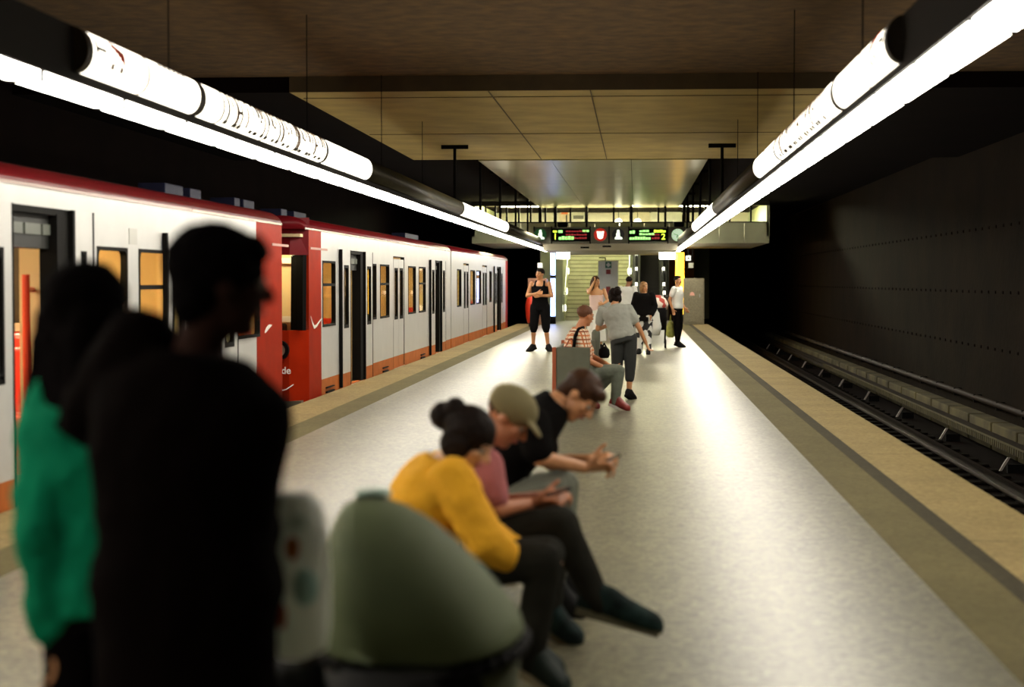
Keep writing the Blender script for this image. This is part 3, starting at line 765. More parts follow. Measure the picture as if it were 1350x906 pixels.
# stairs
YSt = 69.5
sx0, sx1 = P(746, 400, YSt).x, P(828, 400, YSt).x
STM = mat('pale_stone_stair', (.46, .45, .30), .6, var=.12, vscale=3)
NOSE = mat('stair_nosing', (.16, .15, .09), .6)
t = empty('staircase', (sx0, YSt, 0)); tag(t, 'wide pale stone staircase climbing from the platform end', 'stairs'); off = tuple(t.location)
NS = 26
for k in range(NS):
    y = YSt + k * .30; z = (k + 1) * .163
    st = loc0(MB().box(sx0, sx1 , y, y + .30 if k < NS - 1 else y + 3, max(0, z - .35), z).build('step', STM, t, loc=off))
    loc0(MB().box(sx0, sx1, y - .012, y + .03, z - .03, z + .003).build('nosing', NOSE, st, loc=off))
def slope_z(y, h): return (y - YSt) * .163 / .30 + h
# stair walls and overhead
struct(MB().box(sx0 - 1.0, sx0 - .1, YSt - .5, 82, -.2, 6.5).build('wall_stair_left', LIMEW))
struct(MB().box(sx0 - 1.2, 3.4, 82, 82.3, -.2, 8).build('wall_stair_back', LIMEW))
for nm, x0_, m_ in (('left', sx0 - .08, LIMEW), ('right', sx1 + .02, LIMEW)):
    t = empty('stair_balustrade', (x0_, YSt, 0)); tag(t, nm + ' balustrade of the pale staircase with handrail and small lights', 'balustrade', 'stair balustrades'); off = tuple(t.location)
    pr = [(YSt - .6, 0), (YSt - .6, .95), (YSt, 1.0), (80, slope_z(80, 1.0)), (80, slope_z(80, 0)), (YSt, 0)]
    loc0(MB().prism(pr, 0, x0_, x0_ + .06).build('side_panel', m_, t, loc=off))
    loc0(MB().tube([(x0_ + .03, YSt - .6, 1.0), (x0_ + .03, YSt, 1.05), (x0_ + .03, 80, slope_z(80, 1.05))], .03).build('handrail', STEEL, t, loc=off))
    for k in range(6):
        y = YSt - .4 + k * 1.5; z = max(.5, slope_z(y, .55))
        loc0(MB().ball((x0_ + .03, y, z), (.09, .05, .16)).build('side_light', mat('stair_side_light', (1, 1, .9), .5, emit=(1, .98, .8), es=3.2), t, True, loc=off))
# escalator
ex0, ex1 = P(833.5, 400, YSt).x, P(881, 400, YSt).x
t = empty('escalator', (ex0, YSt, 0)); tag(t, 'dark escalator with lit balustrades right of the pale stairs', 'escalator'); off = tuple(t.location)
ESC = mat('dark_escalator_metal', (.022, .02, .017), .4, .6)
m = MB()
for k in range(30):
    y = YSt + .5 + k * .30; z = .0 + k * .163
    m.box(ex0 + .32, ex1 - .32, y, y + .30, z - .3, z + .02)
    for g in range(10):
        x = ex0 + .36 + g * (ex1 - ex0 - .72) / 10; m.box(x, x + .02, y - .012, y, z - .15, z + .01)
loc0(m.build('step_band', ESC, t, loc=off))
loc0(MB().box(ex0, ex1, YSt - .9, YSt + .5, -.05, .012).build('comb_plate', STEEL, t, loc=off))
EL = mat('escalator_side_light', (1, 1, .9), .5, emit=(1, .97, .80), es=3.5)
for x in (ex0 + .16, ex1 - .16):
    pr = [(YSt - .7, 0), (YSt - .7, .75), (YSt - .4, .95), (YSt + .4, 1.0), (79, 1.0 + (79 - YSt - .4) * .543), (79, -.4 + (79 - YSt - .4) * .543), (YSt + .8, 0)]
    b1 = loc0(MB().prism(pr, 0, x - .15, x + .15).build('balustrade', ESC, t, loc=off))
    loc0(MB().tube([(x, YSt - .75, .45), (x, YSt - .7, .8), (x, YSt - .4, 1.0), (x, YSt + .4, 1.05), (x, 79, 1.05 + (79 - YSt - .4) * .543)], .045).build('handrail', BLK, b1, loc=off))
    for k in range(5):
        y = YSt - .2 + k * 1.15; z = .75 if k == 0 else .78 + (y - YSt - .4) * .543
        loc0(MB().box(x - .045, x + .045, y - .02, y + .25, z - .02, z + .42).build('side_light', EL, b1, loc=off))
struct(MB().box(ex1 + .02, ex1 + 1.0, YSt - .5, 82, -.2, 6.5).build('wall_escalator_right', BLACKP))
# slanted opening edge above
struct(MB().box(-5.4, 4.4, 82, 94, 4.3, 6).build('wall_upper_far', BLACKP))
# info pillar
a_ = P(788.5, 344, 67.5); b_ = P(815, 344, 67.5)
t = empty('info_pillar', ((a_.x + b_.x) / 2, 67.5, 0)); tag(t, 'pale grey service pillar with emergency signs before the stairs', 'pillar'); off = tuple(t.location)
PG = mat('pale_grey_panel', (.80, .82, .70), .5, var=.05, vscale=3)
B(MB().box(a_.x, b_.x, 67.5, 67.9, 0, a_.z, .02), 'body', PG)
def plate(px0, px1, py0, py1, m_, name, y=67.5, th=.03, par=None):
    p0 = P(px0, py0, y); p1 = P(px1, py1, y); return B(MB().box(p0.x, p1.x, y - th, y, p1.z, p0.z), name, m_, par=par)
g = plate(798, 806, 345, 353.5, mat('sign_dark_green', (.015, .16, .08), .5), 'green_sign')
q = P(802, 349.3, 67.46)
B(MB().box(q.x - .035, q.x + .035, 67.455, 67.469, q.z - .08, q.z + .08).box(q.x - .08, q.x + .08, 67.455, 67.469, q.z - .035, q.z + .035), 'symbol', LET, par=g)
plate(799, 805, 355.5, 361.5, mat('dark_red_box', (.28, .02, .012), .4), 'red_sign', th=.05)
plate(799, 804.5, 378, 391, mat('dark_red_box', (.28, .02, .012), .4), 'alarm_box', th=.12)
q0 = P(798, 341, 67.5)
B(MB().tube([(q0.x, 67.7, a_.z), (q0.x, 67.7, a_.z + .12), (q0.x - .25, 67.7, a_.z + .12)], .02), 'cable', BLK)
# lit boxes hanging under the beam
for (p0, p1, y0_, y1_, lab) in ((734, 751, 331, 341.5, 'bright lit box sign under the beam beside the blue column'), (869, 890, 331.5, 342, 'bright lit box sign under the beam beside the amber column')):
    A = P(p0, y0_, 62); Bq = P(p1, y1_, 62)
    t = empty('light_box', ((A.x + Bq.x) / 2, 62, Bq.z)); tag(t, lab, 'sign', 'lit box signs under the beam'); off = tuple(t.location)
    B(MB().box(A.x, Bq.x, 61.9, 62.1, Bq.z, A.z, .03), 'lit_face', mat('light_box_face', (1, 1, .9), .5, emit=(1, .98, .80), es=11))
    B(MB().box((A.x + Bq.x) / 2 - .05, (A.x + Bq.x) / 2 + .05, 61.95, 62.05, A.z - .002, zbeam), 'bracket', BLK)
# small signs on the dark right
for (px, py, lab) in ((907.5, 340.5, 'small round white sign right of the amber column'), (712, 350, 'small white square sign above the man in the tank top'), (911, 350, 'small dim sign below the round one right of the amber column')):
    q = P(px, py, 63.5)
    t = empty('small_sign', q); tag(t, lab, 'sign'); off = tuple(q)
    B(MB().box(q.x - .09, q.x + .09, 63.45, 63.5, q.z - .09, q.z + .09, .01), 'plate', mat('small_sign_white' if px < 908 else 'small_sign_dim', (.7, .7, .65) if px < 908 else (.3, .3, .22), .5, emit=(.8, .8, .7), es=.5 if px < 908 else .1))
    if px == 907.5: B(MB().prism(disc(q.x, q.z, .03, 12), 1, 63.44, 63.45), 'dot', BLK)
    B(MB().tube([(q.x, 63.5, q.z), (q.x, 63.5, 2.75)], .012) if px == 907.5 else MB().tube([(q.x + .06, 63.52, q.z), (q.x + .06, 63.52, 2.75)], .012) if px == 911 else MB().tube([(q.x, 63.52, q.z), (q.x, 63.52, 2.75)], .012), 'rod', BLK)
# cabinets either side
CABM = mat('brown_grey_cabinet', (.26, .23, .15), .5, .3, var=.2, vscale=30)
A = P(901, 367, 64.2); Bq = P(928, 367, 64.2)
t = empty('service_cabinet', ((A.x + Bq.x) / 2, 64.1, 0)); tag(t, 'brown-grey metal cabinet at the right end of the platform', 'cabinet', 'cabinets at the platform end'); off = tuple(t.location)
B(MB().box(A.x, Bq.x, 63.7, 64.28, 0, A.z, .015), 'body', CABM)
B(MB().box(A.x + .05, Bq.x - .05, 63.68, 63.70, .08, A.z - .06, .005), 'door', CABM)
q = P(912.5, 388, 63.66); B(MB().prism([(q.x - .09, q.z - .05), (q.x + .09, q.z - .05), (q.x + .07, q.z + .05), (q.x, q.z + .09), (q.x - .07, q.z + .05)], 1, 63.65, 63.68), 'warning_mark', mat('pink_mark', (.85, .45, .35), .5))
q = P(922.5, 390, 63.66); B(MB().box(q.x - .02, q.x + .02, 63.65, 63.68, q.z - .06, q.z + .06), 'handle', STEEL)
A = P(697, 367, 64.2); Bq = P(722, 367, 64.2)
t = empty('service_cabinet', ((A.x + Bq.x) / 2, 64.1, 0)); tag(t, 'reddish brown cabinet behind the man in the black tank top', 'cabinet', 'cabinets at the platform end'); off = tuple(t.location)
B(MB().box(A.x, Bq.x, 63.7, 64.28, 0, A.z, .015), 'body', mat('reddish_cabinet', (.40, .20, .13), .5, .1, var=.15, vscale=20))
B(MB().box(A.x + .05, Bq.x - .05, 63.68, 63.70, .08, A.z - .06, .005), 'door', mat('reddish_cabinet', (.4, .2, .13)))
# red litter bin behind tank-top man
q = PZ(699, 431, 0)
t = empty('litter_bin', (q.x, 60.5, 0)); q = P(699, 410, 60.5); tag(t, 'bright red rounded bin beside the man in the black tank top', 'bin'); off = (q.x, 60.5, 0); t.location = off
RB = mat('bright_red_bin', (.75, .05, .02), .35)
zt_ = P(699, 389, 60.5).z
B(MB().loft([((q.x + .06, 60.5, z), (1, 0, 0), (0, 1, 0), r, r * .9) for z, r in ((.12, .15), (.3, .20), (.7, .23), (zt_ - .15, .19), (zt_, .08))], 20, .8), 'body', RB, True)
B(MB().cone((q.x + .06, 60.5, 0), (q.x + .06, 60.5, .12), .12, .10), 'foot', BLK)

# lamps over the stairs (real light boxes on stairwell ceiling)
struct(MB().box(sx0 - 1.2, 3.4, 68.0, 82, 6.5, 6.7).build('ceiling_stairs', LIMEW))
for k in range(3):
    y = 70 + k * 4
    o = MB().box(sx0 + .4, sx0 + 1.9, y, y + .3, 6.40, 6.49, .01).build('ceiling_lamp', mat('stair_lamp', (1, 1, .9), .5, emit=(1, .97, .70), es=170))
    tag(o, ('nearest', 'middle', 'farthest')[k] + ' lamp on the ceiling over the staircase', 'ceiling light', 'staircase lamps')
# ------------------------------------------------------------------ people
SKIN = mat('skin', (.58, .27, .12), .5, var=.08, vscale=9)
SKIND = mat('deep_skin', (.30, .13, .06), .5)
SKINP = mat('pale_skin', (.70, .38, .20), .5)
HAIRD = mat('dark_hair', (.010, .005, .003), .7, var=.3, vscale=30, spec=.15)
HAIRB = mat('brown_hair', (.045, .017, .006), .6, var=.3, vscale=30, spec=.2)
HAIRL = mat('blond_hair', (.30, .15, .05), .6, var=.4, vscale=30)
EYEM = mat('eye_white', (.30, .27, .22), .5)
LIPM = mat('lips', (.42, .12, .08), .5)
V = Vector
def stand(h=1.75, **kw):
    """joints of a relaxed standing figure facing +Y (its right hand on +X)"""
    s = h / 1.75
    J = dict(pelvis=(0, 0, .95), chest=(0, 0, 1.30), neck=(0, -.01, 1.47), head=(0, .015, 1.61), hdir=(0, 1, 0), hup=(0, 0, 1),
             shR=(.185, -.01, 1.42), shL=(-.185, -.01, 1.42), elR=(.235, -.03, 1.13), elL=(-.235, -.03, 1.13), wrR=(.245, .05, .88), wrL=(-.245, .05, .88),
             hipR=(.09, 0, .92), hipL=(-.09, 0, .92), knR=(.10, .02, .50), knL=(-.10, .02, .50), anR=(.105, -.02, .09), anL=(-.105, -.02, .09),
             toR=(.13, .15, .03), toL=(-.13, .15, .03))
    J.update(kw)
    return {k: (V(v) if k in ('hdir', 'hup') else V(v) * s) for k, v in J.items()}

def hand(mb, wr, d, pn, th, k=1.0, curl=.5, side=1):
    """wrist, direction, palm normal, thumb direction"""
    d = V(d).normalized(); pn = V(pn); pn = (pn - d * pn.dot(d)).normalized(); th = d.cross(pn) * side
    kn = wr + d * .088 * k
    for i, f in enumerate((-.030, -.010, .010, .030)):
        mb.cap(wr + th * f * .6 * k, kn + th * f * k, .015 * k, .0125 * k, 8)
    for i, (f, L) in enumerate(((.031, .074), (.0105, .083), (-.0105, .077), (-.031, .060))):
        p = kn + th * f * k; dd = d.copy(); a = curl * (1 + .12 * i)
        ax = d.cross(pn).normalized()
        for seg, fr in enumerate((.42, .32, .26)):
            dd = (Matrix.Rotation(-a * (1 if seg else .7), 3, ax) @ dd).normalized()
            if dd.dot(pn) < -.99: break
            q = p + dd * L * fr * k * 1.05
            mb.cap(p, q, (.0095 - .0008 * seg) * k, (.0087 - .0008 * seg) * k, 8); p = q
    b = wr + d * .025 * k + th * .024 * k
    t1 = b + (th * .75 + d * .55 + pn * .35).normalized() * .045 * k; t2 = t1 + (d * .8 + th * .25 + pn * .45).normalized() * .032 * k
    mb.cap(b, t1, .015 * k, .011 * k, 8); mb.cap(t1, t2, .0105 * k, .009 * k, 8)

def frame(J):
    hd = V(J['hdir']).normalized(); up = V(J['hup']); up = (up - hd * up.dot(hd)).normalized(); sd = hd.cross(up).normalized()
    return sd, hd, up
def H3(J, x, y, z, k=1.0):
    sd, hd, up = frame(J); return V(J['head']) + (sd * x + hd * y + up * z) * k
def head(mb, J, k=1.0):
    sd, hd, up = frame(J); R = Matrix((sd, hd, up)).transposed()
    E = lambda x, y, z, r, sub=3: mb.ball(H3(J, x, y, z, k), tuple(q * k for q in r), sub, R)
    E(0, -.012, .035, (.076, .094, .082)); E(0, .022, -.03, (.060, .066, .078)); E(0, .045, -.088, (.034, .034, .026), 2)
    E(0, .075, .028, (.052, .020, .016), 2)                         # brow
    mb.cap(H3(J, 0, .083, .018, k), H3(J, 0, .108, -.020, k), .010 * k, .014 * k, 8)   # nose
    E(.014, .094, -.024, (.009, .010, .008), 2); E(-.014, .094, -.024, (.009, .010, .008), 2)
    E(.040, .062, -.012, (.020, .022, .020), 2); E(-.040, .062, -.012, (.020, .022, .020), 2)   # cheeks
    for s in (1, -1): E(s * .077, -.005, -.005, (.010, .020, .032), 2)      # ears
    mb.cap(V(J['neck']) , H3(J, 0, -.02, -.05, k), .056 * k, .052 * k, 12)

def torso_rings(J, w=1.0, dp=1.0, grow=0.0, belly=1.0, low=-.10):
    pe, ch, ne = V(J['pelvis']), V(J['chest']), V(J['neck'])
    s1 = (V(J['hipR']) - V(J['hipL'])).normalized(); s2 = (V(J['shR']) - V(J['shL'])).normalized()
    k = J.get('k', 1.0)
    def pt(u):       # 0 pelvis, 1 chest, 2 neck
        a = pe + (ch - pe) * u if u <= 1 else ch + (ne - ch) * (u - 1)
        return a
    out = []
    for u, ra, rb in ((low, .150, .105), (.02, .172, .118), (.35, .152, .112 * belly), (.62, .155, .112 * belly), (1.0, .172, .120), (1.35, .182, .112), (1.62, .172, .095), (1.82, .112, .075), (1.98, .062, .058)):
        d = (ch - pe).normalized() if u < .6 else ((ch - pe).normalized() + (ne - ch).normalized()).normalized() if u < 1.3 else (ne - ch).normalized()
        sd = s1.lerp(s2, min(1, max(0, u / 1.2))); sd = (sd - d * sd.dot(d)).normalized(); fr = d.cross(sd)
        c = pt(u) if u >= 0 else pe - (ch - pe).normalized() * abs(u)
        out.append((c, sd, fr, (ra * w + grow) * k, (rb * dp + grow) * k))
    return out

def build_person(name, label, loc, rz, J, o, group=None, vox=.009, hands=None, cat='person'):
    """o: outfit dictionary"""
    t = empty(name, loc, rz); tag(t, label, cat, group)
    J = dict(J); k = o.get('k', 1.0); J['k'] = k
    w = o.get('w', 1.0); dp = o.get('dp', 1.0)
    g = lambda n: V(J[n])
    mb = MB(); head(mb, J, k * o.get('hk', 1.0)); mb.loft(torso_rings(J, w * .93, dp * .93), 20)
    for s in 'RL':
        mb.cap(g('sh' + s), g('el' + s), .048 * k, .040 * k); mb.cap(g('el' + s), g('wr' + s), .039 * k, .026 * k)
        mb.cap(g('hip' + s), g('kn' + s), .080 * k * w, .055 * k); mb.cap(g('kn' + s), g('an' + s), .054 * k, .036 * k)
        calf = g('kn' + s).lerp(g('an' + s), .32); mb.ball(calf, .056 * k)
        mb.cap(g('an' + s), g('an' + s).lerp(g('to' + s), .8), .034 * k, .020 * k)
        hd_, pn_, cu_ = (hands or {}).get(s, (None, None, .45))
        if hd_ is None: hd_ = (g('wr' + s) - g('el' + s)); pn_ = V((-1 if s == 'R' else 1, 0, 0))
        hand(mb, g('wr' + s), hd_, pn_, None, k, cu_, 1 if s == 'R' else -1)
    body = mb.build('body', o.get('skin', SKIN), t, True, voxel=vox, vs=2)
    kk = k * o.get('hk', 1.0)
    for s in (1, -1):
        MB().ball(H3(J, s * .031, .079, .010, kk), .0125 * kk, 2).build('eye', EYEM, t, True)
        MB().ball(H3(J, s * .031, .0885, .010, kk), .0055 * kk, 2).build('pupil', BLK, t, True)
        MB().cap(H3(J, s * .018, .088, .031, kk), H3(J, s * .045, .080, .032, kk), .005 * kk, .004 * kk, 8).build('eyebrow', o.get('hairm', HAIRD), t, True)
    MB().cap(H3(J, -.02, .087, -.052, kk), H3(J, .02, .087, -.052, kk), .0075 * kk, .0075 * kk, 8).build('mouth', LIPM, t, True)
    # top
    if 'top' in o:
        gr = o.get('tg', .018)
        rings = torso_rings(J, w, dp, gr, o.get('belly', 1.0), o.get('low', -.02))
        if o.get('tank'):
            rings = rings[:6]
        if o.get('strapless'):
            rings = rings[:5]
        if o.get('hem'):   # jacket skirt below the pelvis
            c, sd, fr, ra, rb = rings[0]; dz = (g('pelvis') - g('chest')).normalized()
            rings = [(c + dz * o['hem'], sd, fr, ra * o.get('flare', 1.1), rb * o.get('flare', 1.1))] + rings
        mb = MB().loft(rings, 24)
        if o.get('tank'):
            c, sd, fr, ra, rb = torso_rings(J, w, dp, gr)[5]
            for s in (1, -1):
                q = g('neck').lerp(g('shR' if s > 0 else 'shL'), .45)
                for f in (1, -1): mb.cap(c + sd * s * .10 * k + fr * f * (rb - .02), q + V((0, 0, .02)) , .028 * k, .022 * k, 8)
        sl = o.get('sleeve', .55)
        if sl > 0 and not o.get('tank'):
            ra = .060 * k + gr * .7; sg = o.get('sg', 1.0)
            for s in 'RL':
                a, e, wr = g('sh' + s), g('el' + s), g('wr' + s)
                if sl <= 1: mb.cap(a, a.lerp(e, sl), ra * sg, ra * .92 * sg)
                else:
                    mb.cap(a, e, ra * sg, ra * .88 * sg); mb.cap(e, e.lerp(wr, sl - 1), ra * .88 * sg, ra * .72 * sg)
        mb.build('top', o['top'], t, True, voxel=max(vox, .011), vs=3, disp=o.get('fold', .012), dscale=.09)
    if 'legs' in o:
        ll = o.get('leglen', 2.0); lg = o.get('lg', 1.0)
        mb = MB(); rg = torso_rings(J, w, dp, .010, 1.0, -.10)[:3]; mb.loft(rg, 24)
        for s in 'RL':
            a, e, wr = g('hip' + s), g('kn' + s), g('an' + s)
            mb.cap(a, a.lerp(e, min(1, ll)), .096 * k * w * lg, .075 * k * lg * (1 if ll >= 1 else 1.15))
            if ll > 1: mb.cap(e, e.lerp(wr, ll - 1), .074 * k * lg, (.052 if ll > 1.7 else .062) * k * lg)
        mb.build('trousers' if ll > 1.3 else 'shorts', o['legs'], t, True, voxel=max(vox, .011), vs=3, disp=.010, dscale=.07)
    if 'skirt' in o:
        pe = g('pelvis'); rg = torso_rings(J, w, dp, .014)[:3]
        z1 = o.get('skz', .35)
        sk = [((pe.x, pe.y, z1), (1, 0, 0), (0, 1, 0), .24 * k, .20 * k), ((pe.x, pe.y, (z1 + pe.z) / 2), (1, 0, 0), (0, 1, 0), .21 * k, .17 * k)] + [r for r in rg]
        MB().loft(sk, 24).build('skirt', o['skirt'], t, True, voxel=.012, vs=2, disp=.02, dscale=.06)
    if 'shoe' in o:
        for s in 'RL':
            a, to = g('an' + s), g('to' + s); d = (to - a); d.normalize()
            heel = a - d * .035 * k + V((0, 0, 0)); base = (to - a)
            n0 = d.cross(V((0, 0, 1))).normalized(); u0 = n0.cross(d); Lf = (to - a).length
            mb = MB().loft([(a + d * f * Lf + u0 * (hh * 1.12 - .052) * k, n0, u0, ww * 1.12 * k, hh * 1.12 * k) for f, ww, hh in ((-.42, .018, .035), (-.34, .034, .050), (-.1, .040, .062), (.2, .043, .060), (.5, .047, .048), (.85, .050, .040), (1.10, .047, .034), (1.22, .036, .026), (1.28, .016, .016))], 18, .85)
            mb.cap(a + V((0, 0, .045)) * k, a, .046 * k, .044 * k)
            sh = mb.build('shoe', o['shoe'], t, True, voxel=max(vox, .009), vs=2)
            fl = (to - a); up_ = V((0, 0, 1)); fl2 = fl.normalized(); n_ = fl2.cross(up_); n_ = V((1, 0, 0)) if n_.length < .1 else n_.normalized(); u2 = n_.cross(fl2)
            # sole: under the foot, along heel to toe
            hb_ = a - u2 * .048 * k - fl2 * (to - a).length * .38; tb_ = to - u2 * .048 * k + fl2 * (to - a).length * .22
            ax = (tb_ - hb_) / 2; un = n_.cross(ax.normalized()).normalized()
            MB().obox((hb_ + tb_) / 2, ax, n_ * .038 * k, un * .016 * k).build('sole', o.get('sole', BLK), sh, False)
    hs = o.get('hair')
    if hs:
        sd, hd, up = frame(J); R = Matrix((sd, hd, up)).transposed(); hg = o.get('hg', 1.0)
        E = lambda mb, x, y, z, r: mb.ball(H3(J, x, y, z, kk), tuple(q * kk * hg for q in r), 3, R)
        mb = MB()
        if hs == 'crop': E(mb, 0, -.022, .048, (.084, .100, .085))
        if hs == 'short': E(mb, 0, -.026, .052, (.087, .100, .088)); E(mb, 0, .03, .10, (.06, .05, .028))
        if hs == 'fringe': E(mb, 0, -.020, .050, (.092, .108, .092)); E(mb, 0, .055, .082, (.072, .045, .035)); E(mb, 0, -.06, -.02, (.075, .055, .07))
        if hs in ('long', 'bob', 'bun'):
            E(mb, 0, -.024, .045, (.092, .104, .092))
            for s in (1, -1): E(mb, s * .070, -.022, -.01, (.026, .062, .075))
            if hs == 'bob':
                E(mb, 0, -.06, -.05, (.082, .060, .095))
                for s in (1, -1): mb.cap(H3(J, s * .075, .0, .02, kk), H3(J, s * .078, -.005, -.12, kk), .03 * kk, .026 * kk)
            if hs == 'long':
                L = o.get('hlen', .30)
                for x in (-.06, -.02, .02, .06): mb.cap(H3(J, x, -.07, .0, kk), H3(J, x * 1.3, -.11, -L, kk), .045 * kk, .030 * kk)
                for s in (1, -1): mb.cap(H3(J, s * .078, -.03, .0, kk), H3(J, s * .10, -.03, -L * .9, kk), .034 * kk, .024 * kk)
            if hs == 'bun':
                E(mb, 0, -.150, .030, (.058, .055, .055)); E(mb, .02, -.12, .09, (.045, .04, .04))
                E(mb, 0, -.06, -.03, (.065, .045, .06))
        mb.build('hair', o.get('hairm', HAIRD), t, True, voxel=max(.008, vox * .9), vs=1, disp=.014, dscale=.03)
    return t, J

# ------ seat used twice: bench with grey end panel and orange edge
WOODS = mat('slatted_seat_grey', (.10, .10, .075), .5, var=.2, vscale=10)
ORE = mat('orange_bench_edge', (.34, .075, .025), .6)
def bench(label, x0, x1, y0, y1, top):
    t = empty('bench', ((x0 + x1) / 2, y0, 0)); tag(t, label, 'bench', 'platform benches'); off = tuple(t.location)
    B = lambda m, n, mt: loc0(m.build(n, mt, t, loc=off))
    for a, b in ((y0, y0 + .05), (y1 - .05, y1)):
        B(MB().box(x0 + .045, x1, a, b, .06, top, .012), 'end_panel', GREYP); B(MB().box(x0, x0 + .045, a - .004, b + .004, .06, top, .008), 'edge_strip', ORE)
        B(MB().box(x0 + .1, x1 - .12, a, b, 0, .07).box(x0 + .05, x1 - .02, a - .01, b + .01, 0, .015), 'foot', BLK)
    B(MB().box(x0 + .01, x0 + .045, y0 + .05, y1 - .05, .40, top - .04, .01), 'backrest', GREYP)
    m = MB()
    for k in range(6): m.box(x0 + .06 + k * .065, x0 + .115 + k * .065, y0 + .05, y1 - .05, .41, .45, .006)
    B(m, 'seat', WOODS)
    B(MB().box(x0 + .08, x1 - .10, y0 + .05, y1 - .05, .36, .41), 'seat_beam', BLK)
    return t
q0 = P(728, 458, 20.45); q1 = P(778, 458, 20.45)
bench('grey bench with orange edge beneath the man in the checked shirt', q0.x, q1.x, 20.45, 23.0, q0.z)

# ------ mid-ground people
TANK = mat('black_vest_cloth', (.005, .0045, .005), .9, spec=.1)
WTEE = mat('white_tshirt_cloth', (.78, .78, .72), .8)
BLKC = mat('black_cloth', (.004, .0032, .003), .9, spec=.1)
SHOEB = mat('black_shoe', (.008, .008, .008), .8, spec=.15)
# man in black tank top, arms crossed, facing the camera
f = PZ(712, 463.5, 0)
hgt = P(712, 353, f.y).z
J = stand(hgt, hdir=(.45, .9, .0), elR=(.26, .06, 1.16), elL=(-.26, .06, 1.16), wrR=(.02, .22, 1.22), wrL=(-.04, .20, 1.17),
          knR=(.13, .03, .50), knL=(-.13, .03, .50), anR=(.15, -.02, .09), anL=(-.17, -.02, .09), toR=(.23, .13, .03), toL=(-.26, .12, .03), hipR=(.10, 0, .92), hipL=(-.10, 0, .92))
sc = hgt / 1.75
build_person('person', 'person standing in black tank top and black shorts with crossed arms, beside the blue column', (f.x, f.y, 0), PI - .12, J,
             dict(k=sc, w=1.0, skin=SKIN, top=TANK, tank=True, tg=.014, legs=TANK, leglen=1.12, lg=1.18, shoe=SHOEB, hair='crop', hairm=HAIRD),
             'people on the platform', hands={'R': (V((-1, .3, .1)), V((0, -1, 0)), .4), 'L': (V((1, .3, -.1)), V((0, -1, 0)), .4)})
# man in white t-shirt by the amber column
f = PZ(893, 458, 0); hgt = P(893, 363, f.y).z; sc = hgt / 1.75
J = stand(hgt, hdir=(.45, .9, .05), anR=(.07, .04, .09), anL=(-.07, -.03, .09), toR=(.09, .21, .03), toL=(-.09, .14, .03), elR=(.25, -.10, 1.15), wrR=(.24, -.02, .92), elL=(-.25, -.06, 1.15), wrL=(-.22, .10, .95))
wt, WJ = build_person('person', 'person in white t-shirt and black trousers holding a yellow bag, by the amber column', (f.x, f.y, 0), -PI / 2 - .45, J,
             dict(k=sc, skin=SKIN, top=WTEE, tg=.016, sleeve=.55, legs=BLKC, lg=.98, shoe=SHOEB, hair='short', hairm=HAIRD), 'people on the platform')
# his yellow-green carrier bag
q = P(884, 430, f.y + .15)
t = empty('carrier_bag', (q.x, q.y, P(884, 445, q.y).z)); tag(t, 'yellow-green carrier bag hanging from the hand of the person in white t-shirt', 'bag'); off = tuple(t.location)
YB = mat('yellow_green_plastic', (.55, .56, .12), .4, var=.3, vscale=12)
h_ = P(884, 423, q.y).z - off[2]
loc0(MB().loft([((off[0], off[1], off[2] + z * h_), (1, 0, 0), (0, 1, 0), r, r * .6) for z, r in ((0, .06), (.15, .115), (.5, .12), (.8, .08), (1.0, .03))], 16).build('bag_body', YB, t, True, loc=off))
loc0(MB().tube([(off[0] - .02, off[1], off[2] + h_ * .95), (off[0], off[1], off[2] + h_ + .14), (off[0] + .02, off[1], off[2] + h_ * .95)], .008).build('handle', YB, t, loc=off))
# woman in white skirt, hand in her hair
f = PZ(786, 463, 0); hgt = P(786, 364, f.y).z; sc = hgt / 1.75
J = stand(hgt, hdir=(-.4, .9, .0), elR=(.22, .16, 1.36), wrR=(.10, .16, 1.60), elL=(-.25, .10, 1.18), wrL=(-.10, .24, 1.10), head=(.01, .02, 1.62))
build_person('person', 'person with long brown hair in pale off-shoulder top and white skirt, touching the hair', (f.x, f.y, 0), PI + .25, J,
             dict(k=sc, w=.92, skin=mat('tanned_skin', (.66, .34, .15), .5), top=mat('pale_pink_top', (.78, .58, .52), .8), strapless=True, sleeve=0, tg=.016, skirt=mat('white_skirt_cloth', (.80, .79, .72), .85), skz=.22, shoe=SHOEB, hair='long', hlen=.22, hairm=HAIRB),
             'people on the platform', hands={'R': (V((-.5, -.4, .8)), V((-1, 0, 0)), .5), 'L': (V((.9, .3, .1)), V((0, -1, 0)), .4)})
# person in white top, back turned, by the escalator
f = PZ(827, 450, 0); hgt = P(829, 364, f.y).z; sc = hgt / 1.75
J = stand(hgt, head=(.04, .05, 1.60), hdir=(.3, .9, -.3))
build_person('person', 'person in white shirt with black trousers seen from behind, in front of the escalator', (f.x, f.y, 0), -.2, J,
             dict(k=sc, w=.95, skin=SKIND, top=WTEE, sleeve=.9, tg=.03, legs=BLKC, lg=1.2, shoe=SHOEB, hair='short', hairm=HAIRD), 'people on the platform')
